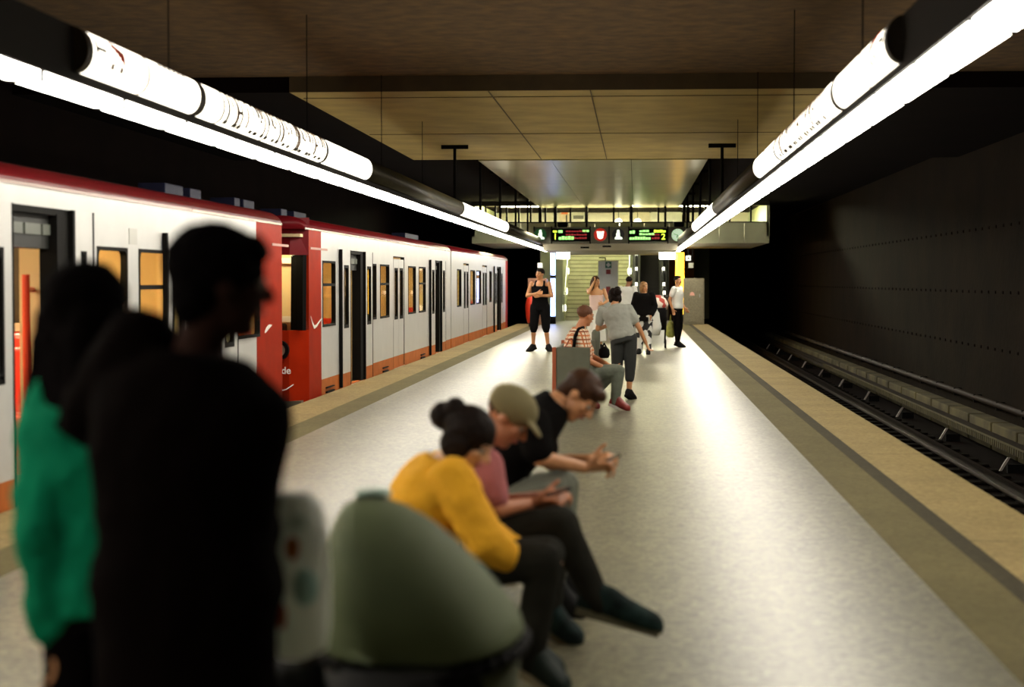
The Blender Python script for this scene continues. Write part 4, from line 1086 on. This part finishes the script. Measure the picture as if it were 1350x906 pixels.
# woman in black jacket with blond hair
f = PZ(849, 467, 0); hgt = P(849, 371, f.y).z; sc = hgt / 1.75
J = stand(hgt, hdir=(-.7, .7, -.1), elR=(.26, .0, 1.14), wrR=(.20, .14, .92), elL=(-.26, .0, 1.14), wrL=(-.2, .16, .93), anL=(-.12, .10, .09), toL=(-.14, .26, .03))
PAT = mat('black_white_patterned_cloth', (.3, .3, .28), .8)
nt = PAT.node_tree; bs = nt.nodes['Principled BSDF']; tc = nt.nodes.new('ShaderNodeTexCoord'); vo = nt.nodes.new('ShaderNodeTexVoronoi'); vo.inputs['Scale'].default_value = 9
cr = nt.nodes.new('ShaderNodeValToRGB'); cr.color_ramp.interpolation = 'CONSTANT'; cr.color_ramp.elements[0].color = (.02, .02, .02, 1); cr.color_ramp.elements[1].color = (.75, .75, .7, 1); cr.color_ramp.elements[1].position = .45
sp = nt.nodes.new('ShaderNodeSeparateColor'); nt.links.new(tc.outputs['Object'], vo.inputs['Vector']); nt.links.new(vo.outputs['Color'], sp.inputs[0]); nt.links.new(sp.outputs[0], cr.inputs[0]); nt.links.new(cr.outputs[0], bs.inputs['Base Color'])
build_person('person', 'person with blond hair in long black jacket and patterned trousers beside the pushchair', (f.x, f.y, 0), PI - .15, J,
             dict(k=sc, w=1.08, skin=SKIN, top=BLKC, sleeve=1.85, tg=.035, hem=.12, flare=1.15, legs=PAT, lg=1.3, shoe=SHOEB, hair='bob', hairm=HAIRL), 'people on the platform')
# grey t-shirt person leaning
f = PZ(822, 527, 0); sc = 1.56 / 1.75
top = P(806, 390, f.y).z
WR = mat('grey_tshirt_cloth', (.36, .37, .32), .85, bump=.5, bscale=14)
J = stand(1.56, pelvis=(-.02, -.02, .95), chest=(-.10, .03, 1.25), neck=(-.15, .08, 1.40), head=(-.16, .14, 1.52), hdir=(-.5, .85, -.35), hup=(-.1, .1, 1),
          shR=(.06, .06, 1.35), shL=(-.33, .08, 1.33), elR=(.22, .05, 1.08), wrR=(.32, .12, .84), elL=(-.40, .10, 1.05), wrL=(-.26, .28, 1.10), anR=(.08, .0, .09), toR=(.13, .16, .03))
gt, GJ = build_person('person', 'person in grey t-shirt and dark capri trousers standing behind the seated checked-shirt man', (f.x, f.y, 0), -.12, J,
             dict(k=sc * 1.02, w=1.05, dp=1.1, skin=SKIN, top=WR, sleeve=.62, tg=.022, fold=.02, low=-.04, legs=mat('dark_capri_cloth', (.028, .03, .028), .85), leglen=1.45, lg=1.12, shoe=SHOEB, hair='bun', hairm=HAIRD), 'people on the platform', vox=.008)
# plaid shirt man seated on the far bench
PL = mat('orange_checked_cloth', (.75, .6, .42), .85)
nt = PL.node_tree; bs = nt.nodes['Principled BSDF']; tc = nt.nodes.new('ShaderNodeTexCoord'); sx = nt.nodes.new('ShaderNodeSeparateXYZ'); nt.links.new(tc.outputs['Object'], sx.inputs[0])
def stripe(sock, period, width):
    m1 = nt.nodes.new('ShaderNodeMath'); m1.operation = 'PINGPONG'; m1.inputs[1].default_value = period / 2; nt.links.new(sock, m1.inputs[0])
    m2 = nt.nodes.new('ShaderNodeMath'); m2.operation = 'LESS_THAN'; m2.inputs[1].default_value = width / 2; nt.links.new(m1.outputs[0], m2.inputs[0]); return m2.outputs[0]
ad = nt.nodes.new('ShaderNodeMath'); ad.operation = 'ADD'; nt.links.new(sx.outputs['X'], ad.inputs[0]); nt.links.new(sx.outputs['Y'], ad.inputs[1])
col = None; prev = (.80, .70, .52, 1)
for sock, per, wd, c_ in ((sx.outputs['Z'], .048, .020, (.62, .20, .07, 1)), (ad.outputs[0], .048, .018, (.60, .18, .06, 1)), (sx.outputs['Z'], .096, .008, (.12, .03, .02, 1)), (ad.outputs[0], .096, .008, (.12, .03, .02, 1))):
    mx = nt.nodes.new('ShaderNodeMix'); mx.data_type = 'RGBA'; mx.inputs['B'].default_value = c_
    if col is None: mx.inputs['A'].default_value = prev
    else: nt.links.new(col, mx.inputs['A'])
    nt.links.new(stripe(sock, per, wd), mx.inputs['Factor']); col = mx.outputs['Result']
nt.links.new(col, bs.inputs['Base Color'])
def wp(px, py, Y, o): return P(px, py, Y) - V(o)
YP = 21.6; og = (P(765, 500, YP).x, YP, 0)
J = dict(pelvis=wp(762, 490, YP, og), chest=wp(761, 458, YP, og), neck=wp(765, 432, YP, og), head=wp(772, 417, YP + .02, og), hdir=V((.75, .62, -.15)), hup=V((.1, 0, 1)),
         shR=wp(768, 442, YP - .19, og), shL=wp(764, 440, YP + .19, og), elR=wp(774, 475, YP - .27, og), wrR=wp(796, 485, YP - .14, og), elL=wp(780, 470, YP + .24, og), wrL=wp(800, 480, YP + .1, og),
         hipR=wp(764, 493, YP - .10, og), hipL=wp(764, 493, YP + .10, og), knR=wp(815, 489, YP - .14, og), knL=wp(806, 492, YP + .18, og), anR=wp(811, 531, YP - .16, og), anL=wp(775, 533, YP + .12, og),
         toR=wp(827, 537.5, YP - .20, og), toL=wp(788, 537, YP + .10, og))
J['anR'].z = .10; J['toR'].z = .045; J['anL'].z = .10; J['toL'].z = .04
RS = mat('red_black_sneaker', (.22, .02, .015), .5, var=.5, vscale=9)
pt_, PJ = build_person('person', 'person in orange checked shirt and grey-green jeans sitting on the far bench', og, 0, J,
             dict(k=1.06, w=1.08, dp=1.15, skin=mat('reddish_skin', (.55, .22, .10), .5), top=PL, sleeve=.75, tg=.022, belly=1.2, legs=mat('grey_green_jeans', (.13, .145, .11), .85, var=.2, vscale=10), lg=1.05, shoe=RS, sole=mat('white_sole', (.7, .65, .6), .6), hair='crop', hairm=mat('light_brown_crop', (.13, .045, .017), .7), hg=.97),
             'people on the platform', hands={'R': (V((.9, .3, -.2)), V((0, .2, -1)), .3), 'L': (V((.9, -.3, -.2)), V((0, -.2, -1)), .3)}, vox=.008)
# his shoulder strap
m = MB().tube([wp(769, 432, YP - .10, og), wp(763, 434, YP - .20, og), wp(758, 444, YP - .245, og), wp(756.5, 458, YP - .24, og), wp(759, 474, YP - .22, og)], .022, 8)
m.build('shoulder_strap', BLKC, pt_, True)
# his dark bag on the lap
q = P(801, 487, YP + .1)
t = empty('shoulder_bag', (q.x, YP + .02, .62)); tag(t, 'black bag on the lap of the person in checked shirt', 'bag'); off = tuple(t.location)
loc0(MB().loft([((q.x - .04, YP + .03, z), (1, 0, 0), (0, 1, 0), r, .09) for z, r in ((.63, .05), (.67, .07), (.73, .065), (.77, .03))], 16).build('bag_body', BLKC, t, True, loc=off))
loc0(MB().tube([(q.x - .07, YP + .03, .75), (q.x - .04, YP + .03, .81), (q.x - .01, YP + .03, .75)], .01).build('handle', BLKC, t, loc=off))
# dark case between the benches' people
q = PZ(787, 470, 0); YQ = 24.6; a_ = P(783, 434, YQ); b_ = P(794, 434, YQ)
t = empty('suitcase', ((a_.x + b_.x) / 2, YQ, 0)); tag(t, 'dark green-grey upright case behind the person in checked shirt', 'suitcase'); off = tuple(t.location)
loc0(MB().box(a_.x - .03, b_.x - .03, YQ - .14, YQ + .14, .06, a_.z, .05).build('shell', GREYP, t, True, loc=off))
for sx_ in (a_.x - .02, b_.x - .07): loc0(MB().cone((sx_, YQ - .08, .035), (sx_ + .03, YQ - .08, .035), .035, .035).cone((sx_, YQ + .08, .035), (sx_ + .03, YQ + .08, .035), .035, .035).build('wheel', BLK, t, loc=off))
# pushchair in the distance
YPp = 41.5; q = P(866, 410, YPp); gx = q.x
t = empty('pushchair', (gx, YPp, 0)); tag(t, 'pushchair with red and white patterned hood beside the blond person in black', 'pushchair', 'pushchairs'); off = tuple(t.location)
RW = mat('red_white_patterned_hood', (.7, .3, .25), .8)
nt = RW.node_tree; bs = nt.nodes['Principled BSDF']; tc = nt.nodes.new('ShaderNodeTexCoord'); vo = nt.nodes.new('ShaderNodeTexVoronoi'); vo.inputs['Scale'].default_value = 8
cr = nt.nodes.new('ShaderNodeValToRGB'); cr.color_ramp.interpolation = 'CONSTANT'; cr.color_ramp.elements[0].color = (.45, .06, .04, 1); cr.color_ramp.elements[1].color = (.8, .7, .6, 1); cr.color_ramp.elements[1].position = .4
sp = nt.nodes.new('ShaderNodeSeparateColor'); nt.links.new(tc.outputs['Object'], vo.inputs['Vector']); nt.links.new(vo.outputs['Color'], sp.inputs[0]); nt.links.new(sp.outputs[0], cr.inputs[0]); nt.links.new(cr.outputs[0], bs.inputs['Base Color'])
zh = P(866, 389, YPp).z
def B(m, n, mt, sm=False): return loc0(m.build(n, mt, t, sm, loc=off))
B(MB().loft([((gx, YPp, z), (1, 0, 0), (0, 1, 0), r, r * .9) for z, r in ((zh - .34, .25), (zh - .2, .27), (zh - .08, .20), (zh, .07))], 20), 'hood', RW, True)
B(MB().loft([((gx + .02, YPp, z), (1, 0, 0), (0, 1, 0), r, r * 1.2) for z, r in ((.42, .16), (.6, .20), (zh - .3, .22))], 20), 'seat', BLKC, True)
B(MB().loft([((gx - .04, YPp - .18, z), (1, 0, 0), (0, 1, 0), r, .10) for z, r in ((.30, .10), (.5, .15), (.82, .13), (.95, .07))], 16), 'white_cover', WTEE, True)
B(MB().tube([(gx + .1, YPp + .3, 1.0), (gx + .22, YPp + .1, .7), (gx + .18, YPp - .25, .12)], .02).tube([(gx - .22, YPp + .3, 1.0), (gx - .22, YPp + .1, .7), (gx - .18, YPp - .25, .12)], .02).tube([(gx + .1, YPp + .3, 1.0), (gx - .22, YPp + .3, 1.0)], .02), 'frame', BLK)
for sx_ in (-.2, .2):
    for sy_ in (-.25, .28): B(MB().cone((gx + sx_ - .02, YPp + sy_, .1), (gx + sx_ + .02, YPp + sy_, .1), .1, .1, 18), 'wheel', BLK)
f = (P(874, 400, 42.3).x, 42.3, 0)
J = stand(1.20, head=(0, .03, 1.55), hdir=(0, 1, -.4))
# ------------------------------------------------------------------ foreground bench, three seated people
bench('dark foreground bench mostly hidden under the three people looking at phones', -1.08, -.60, 6.15, 9.2, .46)
YEL = mat('yellow_knit_cloth', (.86, .42, .012), .9, var=.12, vscale=5, bump=.3, bscale=60)
PNK = mat('dusty_pink_cloth', (.42, .13, .13), .9, var=.1, vscale=6)
DTR = mat('dark_grey_trousers', (.017, .016, .012), .9, var=.2, vscale=8, spec=.1)
GTR = mat('grey_trousers', (.16, .17, .13), .85, var=.15, vscale=8)
# woman in yellow
Y1 = 6.85
def J3(Y, og, d):
    out = {}
    for k_, v_ in d.items():
        if k_ in ('hdir', 'hup'): out[k_] = V(v_)
        else: out[k_] = P(v_[0], v_[1], Y + v_[2]) - V(og)
    return out
og = (P(560, 760, Y1).x, Y1, 0)
J = J3(Y1, og, dict(pelvis=(548, 742, 0), chest=(566, 660, 0), neck=(590, 608, 0), head=(618, 583, 0), hdir=(.80, -.28, -.52), hup=(.5, -.1, .85),
     shR=(596, 632, -.17), shL=(586, 622, .17), elR=(640, 715, -.24), wrR=(683, 745, -.12), elL=(640, 705, .22), wrL=(690, 738, .08),
     hipR=(560, 755, -.10), hipL=(560, 750, .10), knR=(718, 738, -.14), knL=(722, 730, .12), anR=(700, 862, -.10), anL=(690, 870, .16), toR=(742, 888, -.14), toL=(735, 880, .14)))
J['anR'].z = .10; J['toR'].z = .04; J['anL'].z = .10; J['toL'].z = .04
build_person('person', 'person in yellow sweater with dark hair in a bun, seated nearest on the bench', og, 0, J,
             dict(k=.97, w=1.12, dp=1.12, skin=SKINP, top=YEL, sleeve=1.82, tg=.034, sg=1.12, fold=.025, legs=DTR, lg=1.0, shoe=mat('dark_green_shoe', (.012, .02, .016), .6, spec=.2), sole=mat('beige_sole', (.45, .38, .25), .6), hair='bun', hairm=HAIRD, hg=1.10),
             'people seated on the near bench', hands={'R': (V((.8, .2, -.5)), V((0, .3, -1)), .35), 'L': (V((.9, -.1, -.3)), V((0, 0, -1)), .35)}, vox=.007)
# person with khaki cap and pink shirt
Y2 = 7.55
og = (P(600, 740, Y2).x, Y2, 0)
J = J3(Y2, og, dict(pelvis=(580, 720, 0), chest=(598, 655, 0), neck=(633, 585, 0), head=(668, 553, 0), hdir=(.78, -.12, -.60), hup=(.58, 0, .80),
     shR=(640, 612, -.18), shL=(628, 602, .18), elR=(655, 672, -.22), wrR=(700, 664, -.10), elL=(655, 665, .22), wrL=(712, 655, .05),
     hipR=(590, 728, -.10), hipL=(590, 726, .10), knR=(738, 690, -.16), knL=(728, 712, .08), anR=(790, 796, -.20), anL=(722, 850, .10), toR=(858, 815, -.22), toL=(760, 866, .06)))
J['anL'].z = .10; J['toL'].z = .04
c2, CJ = build_person('person', 'person in khaki cap and dusty pink shirt with legs crossed, middle of the near bench', og, 0, J,
             dict(k=1.02, w=1.0, dp=1.05, skin=mat('warm_skin', (.50, .20, .10), .5), top=PNK, sleeve=.7, tg=.022, legs=DTR, lg=1.06, shoe=mat('teal_black_sneaker', (.010, .022, .020), .8, var=.8, vscale=12, spec=.15), sole=mat('olive_sole', (.10, .09, .05), .6), hair='crop', hairm=HAIRB, hg=.97),
             'people seated on the near bench', hands={'R': (V((.95, .15, .05)), V((0, .5, .8)), .75), 'L': (V((.9, -.3, .1)), V((0, -.5, .8)), .75)}, vox=.007)
# cap on the head (a child would move with the person; it is clothing)
CAPM = mat('khaki_cap_cloth', (.20, .165, .075), .9)
sd, hd, up = frame(J); R = Matrix((sd, hd, up)).transposed()
m = MB().ball(H3(CJ, 0, -.010, .062, 1.05), (.100, .118, .088), 3, R)
m.loft([(H3(CJ, 0, .085 + q * .024, .052 - q * .008, 1.05), sd, up, .084 - q * q * .008, .011) for q in range(4)], 20)
m.build('cap', CAPM, c2, True, voxel=.008, vs=2)
# person in black t-shirt leaning forward
Y3 = 8.35
og = (P(650, 660, Y3).x, Y3, 0)
J = J3(Y3, og, dict(pelvis=(636, 665, 0), chest=(668, 600, 0), neck=(738, 527, 0), head=(763, 524, 0), hdir=(.62, -.30, -.72), hup=(.70, 0, .65),
     shR=(700, 556, -.19), shL=(696, 542, .19), elR=(712, 604, -.22), wrR=(772, 617, -.10), elL=(725, 610, .20), wrL=(776, 606, .06),
     hipR=(645, 672, -.10), hipL=(645, 668, .10), knR=(738, 645, -.12), knL=(742, 640, .16), anR=(728, 755, -.12), anL=(735, 750, .16), toR=(765, 772, -.14), toL=(772, 765, .16)))
J['anR'].z = .10; J['toR'].z = .04; J['anL'].z = .10; J['toL'].z = .04
build_person('person', 'person in black t-shirt and grey trousers bending forward, farthest on the near bench', og, 0, J,
             dict(k=1.04, w=1.08, dp=1.0, hk=.94, skin=SKIN, top=BLKC, sleeve=.72, tg=.022, sg=1.1, legs=GTR, lg=1.06, shoe=SHOEB, hair='fringe', hairm=HAIRB, hg=.95),
             'people seated on the near bench', hands={'R': (V((.95, .15, .1)), V((0, .5, .8)), .75), 'L': (V((.95, -.2, .1)), V((0, -.5, .8)), .75)}, vox=.007)
def phone(px, py, Y, label, ang, tilt):
    c = P(px, py, Y); t = empty('phone', c); t.rotation_euler = (0, tilt, ang); tag(t, label, 'phone', 'phones in hands')
    MB().box(-.072, .072, -.036, .036, -.004, .004, .003).build('case', BLK, t)
    MB().box(-.066, .066, -.032, .032, .004, .0052).build('screen', mat('phone_screen', (.05, .05, .06), .1), t)
phone(799, 607, 8.32, 'dark phone in the hands of the person in black t-shirt', .1, -.35)
phone(732, 650, 7.5, 'dark phone in the hands of the person in khaki cap', .1, -.3)

# ------------------------------------------------------------------ pram with green hood
YH = 4.75
GH = mat('sage_green_hood_cloth', (.135, .165, .075), .75, var=.10, vscale=3, bump=.1, bscale=120)
cxp = P(555, 850, YH)
t = empty('pram', (cxp.x, YH, 0)); tag(t, 'pram with large rounded sage green hood in front of the yellow sweater', 'pram', 'pushchairs'); off = tuple(t.location)
def B(m, n, mt, sm=False, **k_): return loc0(m.build(n, mt, t, sm, loc=off, **k_))
outl = [(690, 832), (684, 812), (664, 786), (636, 752), (600, 716), (566, 688), (532, 668), (500, 656), (474, 654), (455, 664), (442, 686), (435, 716), (432, 756), (430, 800), (432, 842)]
def arcp(u):     # interpolate outline
    n = len(outl) - 1; f_ = u * n; i = min(int(f_), n - 1); q = f_ - i
    return outl[i][0] + (outl[i + 1][0] - outl[i][0]) * q, outl[i][1] + (outl[i + 1][1] - outl[i][1]) * q
bm = bmesh.new(); N1, N2 = 42, 22; rows = []
base = P(560, 846, YH)
for i in range(N1 + 1):
    px, py = arcp(i / N1); p_ = P(px, py, YH); row = []
    for j_ in range(N2 + 1):
        v_ = -1 + 2 * j_ / N2; s_ = max(0.0, 1 - abs(v_) ** 2.4) ** .42
        row.append(bm.verts.new((base.x + (p_.x - base.x) * (.35 + .65 * s_) , YH + .29 * v_, base.z + (p_.z - base.z) * s_)))
    rows.append(row)
for i in range(N1):
    for j_ in range(N2): bm.faces.new((rows[i][j_], rows[i + 1][j_], rows[i + 1][j_ + 1], rows[i][j_ + 1]))
mb = MB(); mb.bm.free(); mb.bm = bm
hood = B(mb, 'hood', GH, True)
sm_ = hood.modifiers.new('thickness', 'SOLIDIFY'); sm_.thickness = .012
# rim and seams
zb = base.z
rim = []
for k in range(33):
    a_ = 2 * PI * k / 32; x_ = math.cos(a_); y_ = math.sin(a_)
    px = 560 + 131 * math.copysign(abs(x_) ** .75, x_); q = P(px, 846 + 10 * (1 - abs(x_)) , YH)
    rim.append(V((q.x, YH + .285 * math.copysign(abs(y_) ** .75, y_), q.z - (.03 if y_ < 0 else 0) * (1 - abs(x_)))))
B(MB().tube(rim, .020, 8), 'hood_rim', BLK, True)
x0_, x1_ = P(438, 850, YH).x, P(690, 850, YH).x
DK = mat('black_pram_fabric', (.010, .009, .008), .8)
B(MB().loft([(((x0_ + x1_) / 2, YH, z), (1, 0, 0), (0, 1, 0), rx_, ry_) for z, rx_, ry_ in ((zb - .36, .17, .17), (zb - .30, .215, .22), (zb - .12, .245, .26), (zb - .035, .255, .275), (zb - .01, .25, .27))], 28, .8), 'bassinet', mat('grey_green_pram_fabric', (.075, .085, .042), .8, var=.1, vscale=5), True)
q = P(570, 880, YH - .26)
B(MB().loft([(((x0_ + x1_) / 2 - .03, YH - .02, z), (1, 0, 0), (0, 1, 0), rx_, .285) for z, rx_ in ((zb - .40, .16), (zb - .22, .245), (zb - .02, .235))], 28, .7), 'dark_apron', DK, True)
B(MB().loft([((x0_ - .10, YH + .02, z), (1, 0, 0), (0, 1, 0), rx_, .22) for z, rx_ in ((zb - .40, .12), (zb - .25, .19), (zb - .10, .16), (zb - .04, .08))], 20), 'storage_bag', DK, True)
CH = mat('pram_chassis', (.03, .03, .03), .3, .8)
for sy_ in (-.24, .24):
    B(MB().tube([(x0_ - .22, YH + sy_, .95 if False else .72), (x0_ - .02, YH + sy_, zb - .22), (x1_ - .05, YH + sy_, .13)], .014).tube([(x1_ - .02, YH + sy_, zb - .2), (x0_ + .02, YH + sy_, .15)], .014), 'chassis_tube', CH)
    for x_ in (x0_ + .02, x1_ - .05):
        w_ = B(MB().ring([(x_ + .15 * math.cos(a), .15 + .15 * math.sin(a)) for a in [2 * PI * k / 28 for k in range(28)]], [(x_ + .12 * math.cos(a), .15 + .12 * math.sin(a)) for a in [2 * PI * k / 28 for k in range(28)]], 1, YH + sy_ * 1.1 - .02, YH + sy_ * 1.1 + .02), 'wheel', BLK)
        m = MB().cone((x_, YH + sy_ * 1.1 - .025, .15), (x_, YH + sy_ * 1.1 + .025, .15), .025, .025)
        for k in range(8):
            a = PI * k / 4; m.cone((x_, YH + sy_ * 1.1, .15), (x_ + .125 * math.cos(a), YH + sy_ * 1.1, .15 + .125 * math.sin(a)), .006, .006, 6)
        loc0(m.build('spokes', CH, w_, loc=off))
B(MB().tube([(x0_ - .22, YH - .24, .72), (x0_ - .22, YH + .24, .72)], .02), 'handle', BLK)
q = P(490, 653, YH)
o = MB().loft([((q.x - .04 + .022 * k, YH - .02 + .01 * k, q.z + .004 - .0016 * k * k + .006 * k), (0, 1, 0), (0, 0, 1), .05 - .006 * abs(k - 2), .010) for k in range(5)], 14).build('folded_cloth', mat('pale_cyan_cloth', (.45, .62, .52), .8), None, True, voxel=.008, vs=2, disp=.02, dscale=.05)
tag(o, 'pale blue-green cloth lying on top of the sage green pram hood', 'cloth')

# ------------------------------------------------------------------ dark couple in the foreground
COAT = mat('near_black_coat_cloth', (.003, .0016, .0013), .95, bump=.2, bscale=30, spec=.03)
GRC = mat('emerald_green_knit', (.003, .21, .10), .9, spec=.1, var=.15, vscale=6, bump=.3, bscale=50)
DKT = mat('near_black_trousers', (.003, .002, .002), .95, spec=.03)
YC1 = 3.62
og = (P(245, 800, YC1).x, YC1, 0)
def q_(px, py, dy=0): return P(px, py, YC1 + dy) - V(og)
J = dict(pelvis=q_(246, 800, 0), chest=q_(246, 600, 0), neck=q_(262, 462, 0), head=q_(293, 378, .0), hdir=V((.92, .38, -.05)), hup=V((0, 0, 1)),
         shR=q_(298, 545, 0), shL=q_(185, 462, .03), elR=q_(318, 700, .02), wrR=q_(345, 700, .22), elL=q_(130, 540, .12), wrL=q_(120, 560, .34),
         hipR=q_(285, 830, 0), hipL=q_(205, 830, 0))
for s_, xx in (('R', .10), ('L', -.10)):
    J['kn' + s_] = V((xx, .01, .49)); J['an' + s_] = V((xx * 1.1, -.03, .09)); J['to' + s_] = V((xx * 1.3, .14, .03))
    J['hip' + s_] = V((xx * .95, 0, .90))
J['pelvis'].z = .93
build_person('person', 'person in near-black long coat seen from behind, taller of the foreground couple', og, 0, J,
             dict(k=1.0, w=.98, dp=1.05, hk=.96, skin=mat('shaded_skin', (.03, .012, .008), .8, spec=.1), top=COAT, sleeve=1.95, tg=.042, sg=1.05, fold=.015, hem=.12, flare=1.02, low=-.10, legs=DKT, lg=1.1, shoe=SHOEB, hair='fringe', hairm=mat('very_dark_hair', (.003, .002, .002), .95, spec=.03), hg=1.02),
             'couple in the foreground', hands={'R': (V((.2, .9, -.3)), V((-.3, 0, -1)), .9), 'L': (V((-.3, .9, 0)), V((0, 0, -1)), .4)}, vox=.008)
YC2 = 3.95
og2 = (P(112, 800, YC2).x, YC2, 0)
def r_(px, py, dy=0): return P(px, py, YC2 + dy) - V(og2)
J = dict(pelvis=r_(160, 780, 0), chest=r_(140, 610, 0), neck=r_(122, 488, 0), head=r_(122, 420, .0), hdir=V((.55, .83, -.05)), hup=V((0, 0, 1)),
         shR=r_(190, 535, 0.05), shL=r_(75, 530, -.02), elR=r_(200, 690, .1), wrR=r_(190, 760, .2), elL=r_(62, 690, -.08), wrL=r_(74, 828, -.03))
for s_, xx in (('R', .09), ('L', -.09)):
    J['kn' + s_] = V((.07 + xx, .01, .46)); J['an' + s_] = V((.07 + xx * 1.1, -.03, .09)); J['to' + s_] = V((.07 + xx * 1.3, .14, .03)); J['hip' + s_] = V((.07 + xx, 0, .86))
J['pelvis'].z = .89
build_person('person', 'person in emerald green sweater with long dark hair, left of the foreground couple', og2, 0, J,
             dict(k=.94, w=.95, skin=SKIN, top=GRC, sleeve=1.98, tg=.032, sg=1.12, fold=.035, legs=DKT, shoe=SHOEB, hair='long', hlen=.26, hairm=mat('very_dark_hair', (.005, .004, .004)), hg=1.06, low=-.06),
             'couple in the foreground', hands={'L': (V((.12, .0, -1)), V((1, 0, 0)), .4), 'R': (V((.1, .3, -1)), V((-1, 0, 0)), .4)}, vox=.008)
# white carrier bag
YBg = 3.78
t = empty('carrier_bag', P(400, 865, YBg)); tag(t, 'white plastic carrier bag with orange and teal print beside the dark coat', 'bag'); off = tuple(t.location)
WB = mat('white_plastic_bag', (.90, .93, .84), .45)
nt = WB.node_tree; tr_ = nt.nodes.new('ShaderNodeBsdfTranslucent'); tr_.inputs[0].default_value = (.85, .88, .80, 1); mx_ = nt.nodes.new('ShaderNodeMixShader'); mx_.inputs[0].default_value = .35
nt.links.new(nt.nodes['Principled BSDF'].outputs[0], mx_.inputs[1]); nt.links.new(tr_.outputs[0], mx_.inputs[2]); nt.links.new(mx_.outputs[0], nt.nodes['Material Output'].inputs['Surface'])
prof_ = [(866, 388, 18), (855, 392, 40), (820, 394, 42), (760, 393, 43), (700, 392, 40), (665, 391, 34), (650, 388, 22)]
rg = []
for py, px, hw in prof_:
    c_ = P(px, py, YBg); r__ = hw / F * YBg; rg.append((c_, V((1, 0, 0)), V((0, 1, 0)), r__, r__ * .9 + .01))
B2_ = lambda m, n, mt, sm=False, **k_: loc0(m.build(n, mt, t, sm, loc=off, **k_))
B2_(MB().loft(rg, 24, .85), 'bag_body', WB, True)
a_ = P(380, 652, YBg); b_ = P(398, 652, YBg); c_ = V(J['wrR']) ; hh = P(366, 712, YC1 + .22)
B2_(MB().tube([a_, P(372, 668, YC1 + .30), P(366, 690, YC1 + .27)], .006).tube([b_, P(380, 664, YC1 + .30), P(366, 690, YC1 + .27)], .006), 'handle', WB, True)
for (px, py, rx_, rz_, mt_, nm) in ((385, 723, .016, .026, mat('orange_print', (.75, .20, .03), .5), 'orange_print'), (371, 812, .012, .03, mat('red_print', (.6, .08, .02), .5), 'orange_print'), (402, 775, .028, .04, mat('teal_print', (.55, .88, .82), .5), 'teal_print'), (393, 690, .02, .018, mat('teal_print_pale', (.72, .85, .78), .5), 'teal_print')):
    c_ = P(px, py, YBg - .0715); B2_(MB().ball(c_, (rx_, .003, rz_), 3), nm, mt_, True)

# ------------------------------------------------------------------ world and colour management
w = bpy.data.worlds.new('world'); SC.world = w; w.use_nodes = True
w.node_tree.nodes['Background'].inputs[0].default_value = (.02, .012, .006, 1); w.node_tree.nodes['Background'].inputs[1].default_value = .2
SC.view_settings.view_transform = 'Standard'; SC.view_settings.look = 'None'
SC.view_settings.exposure = 0.0; SC.view_settings.gamma = 1.0; SC.view_settings.use_curve_mapping = False
SC.cycles.max_bounces = 8; SC.cycles.diffuse_bounces = 4; SC.cycles.glossy_bounces = 4; SC.cycles.transparent_max_bounces = 12
SC.cycles.use_denoising = True
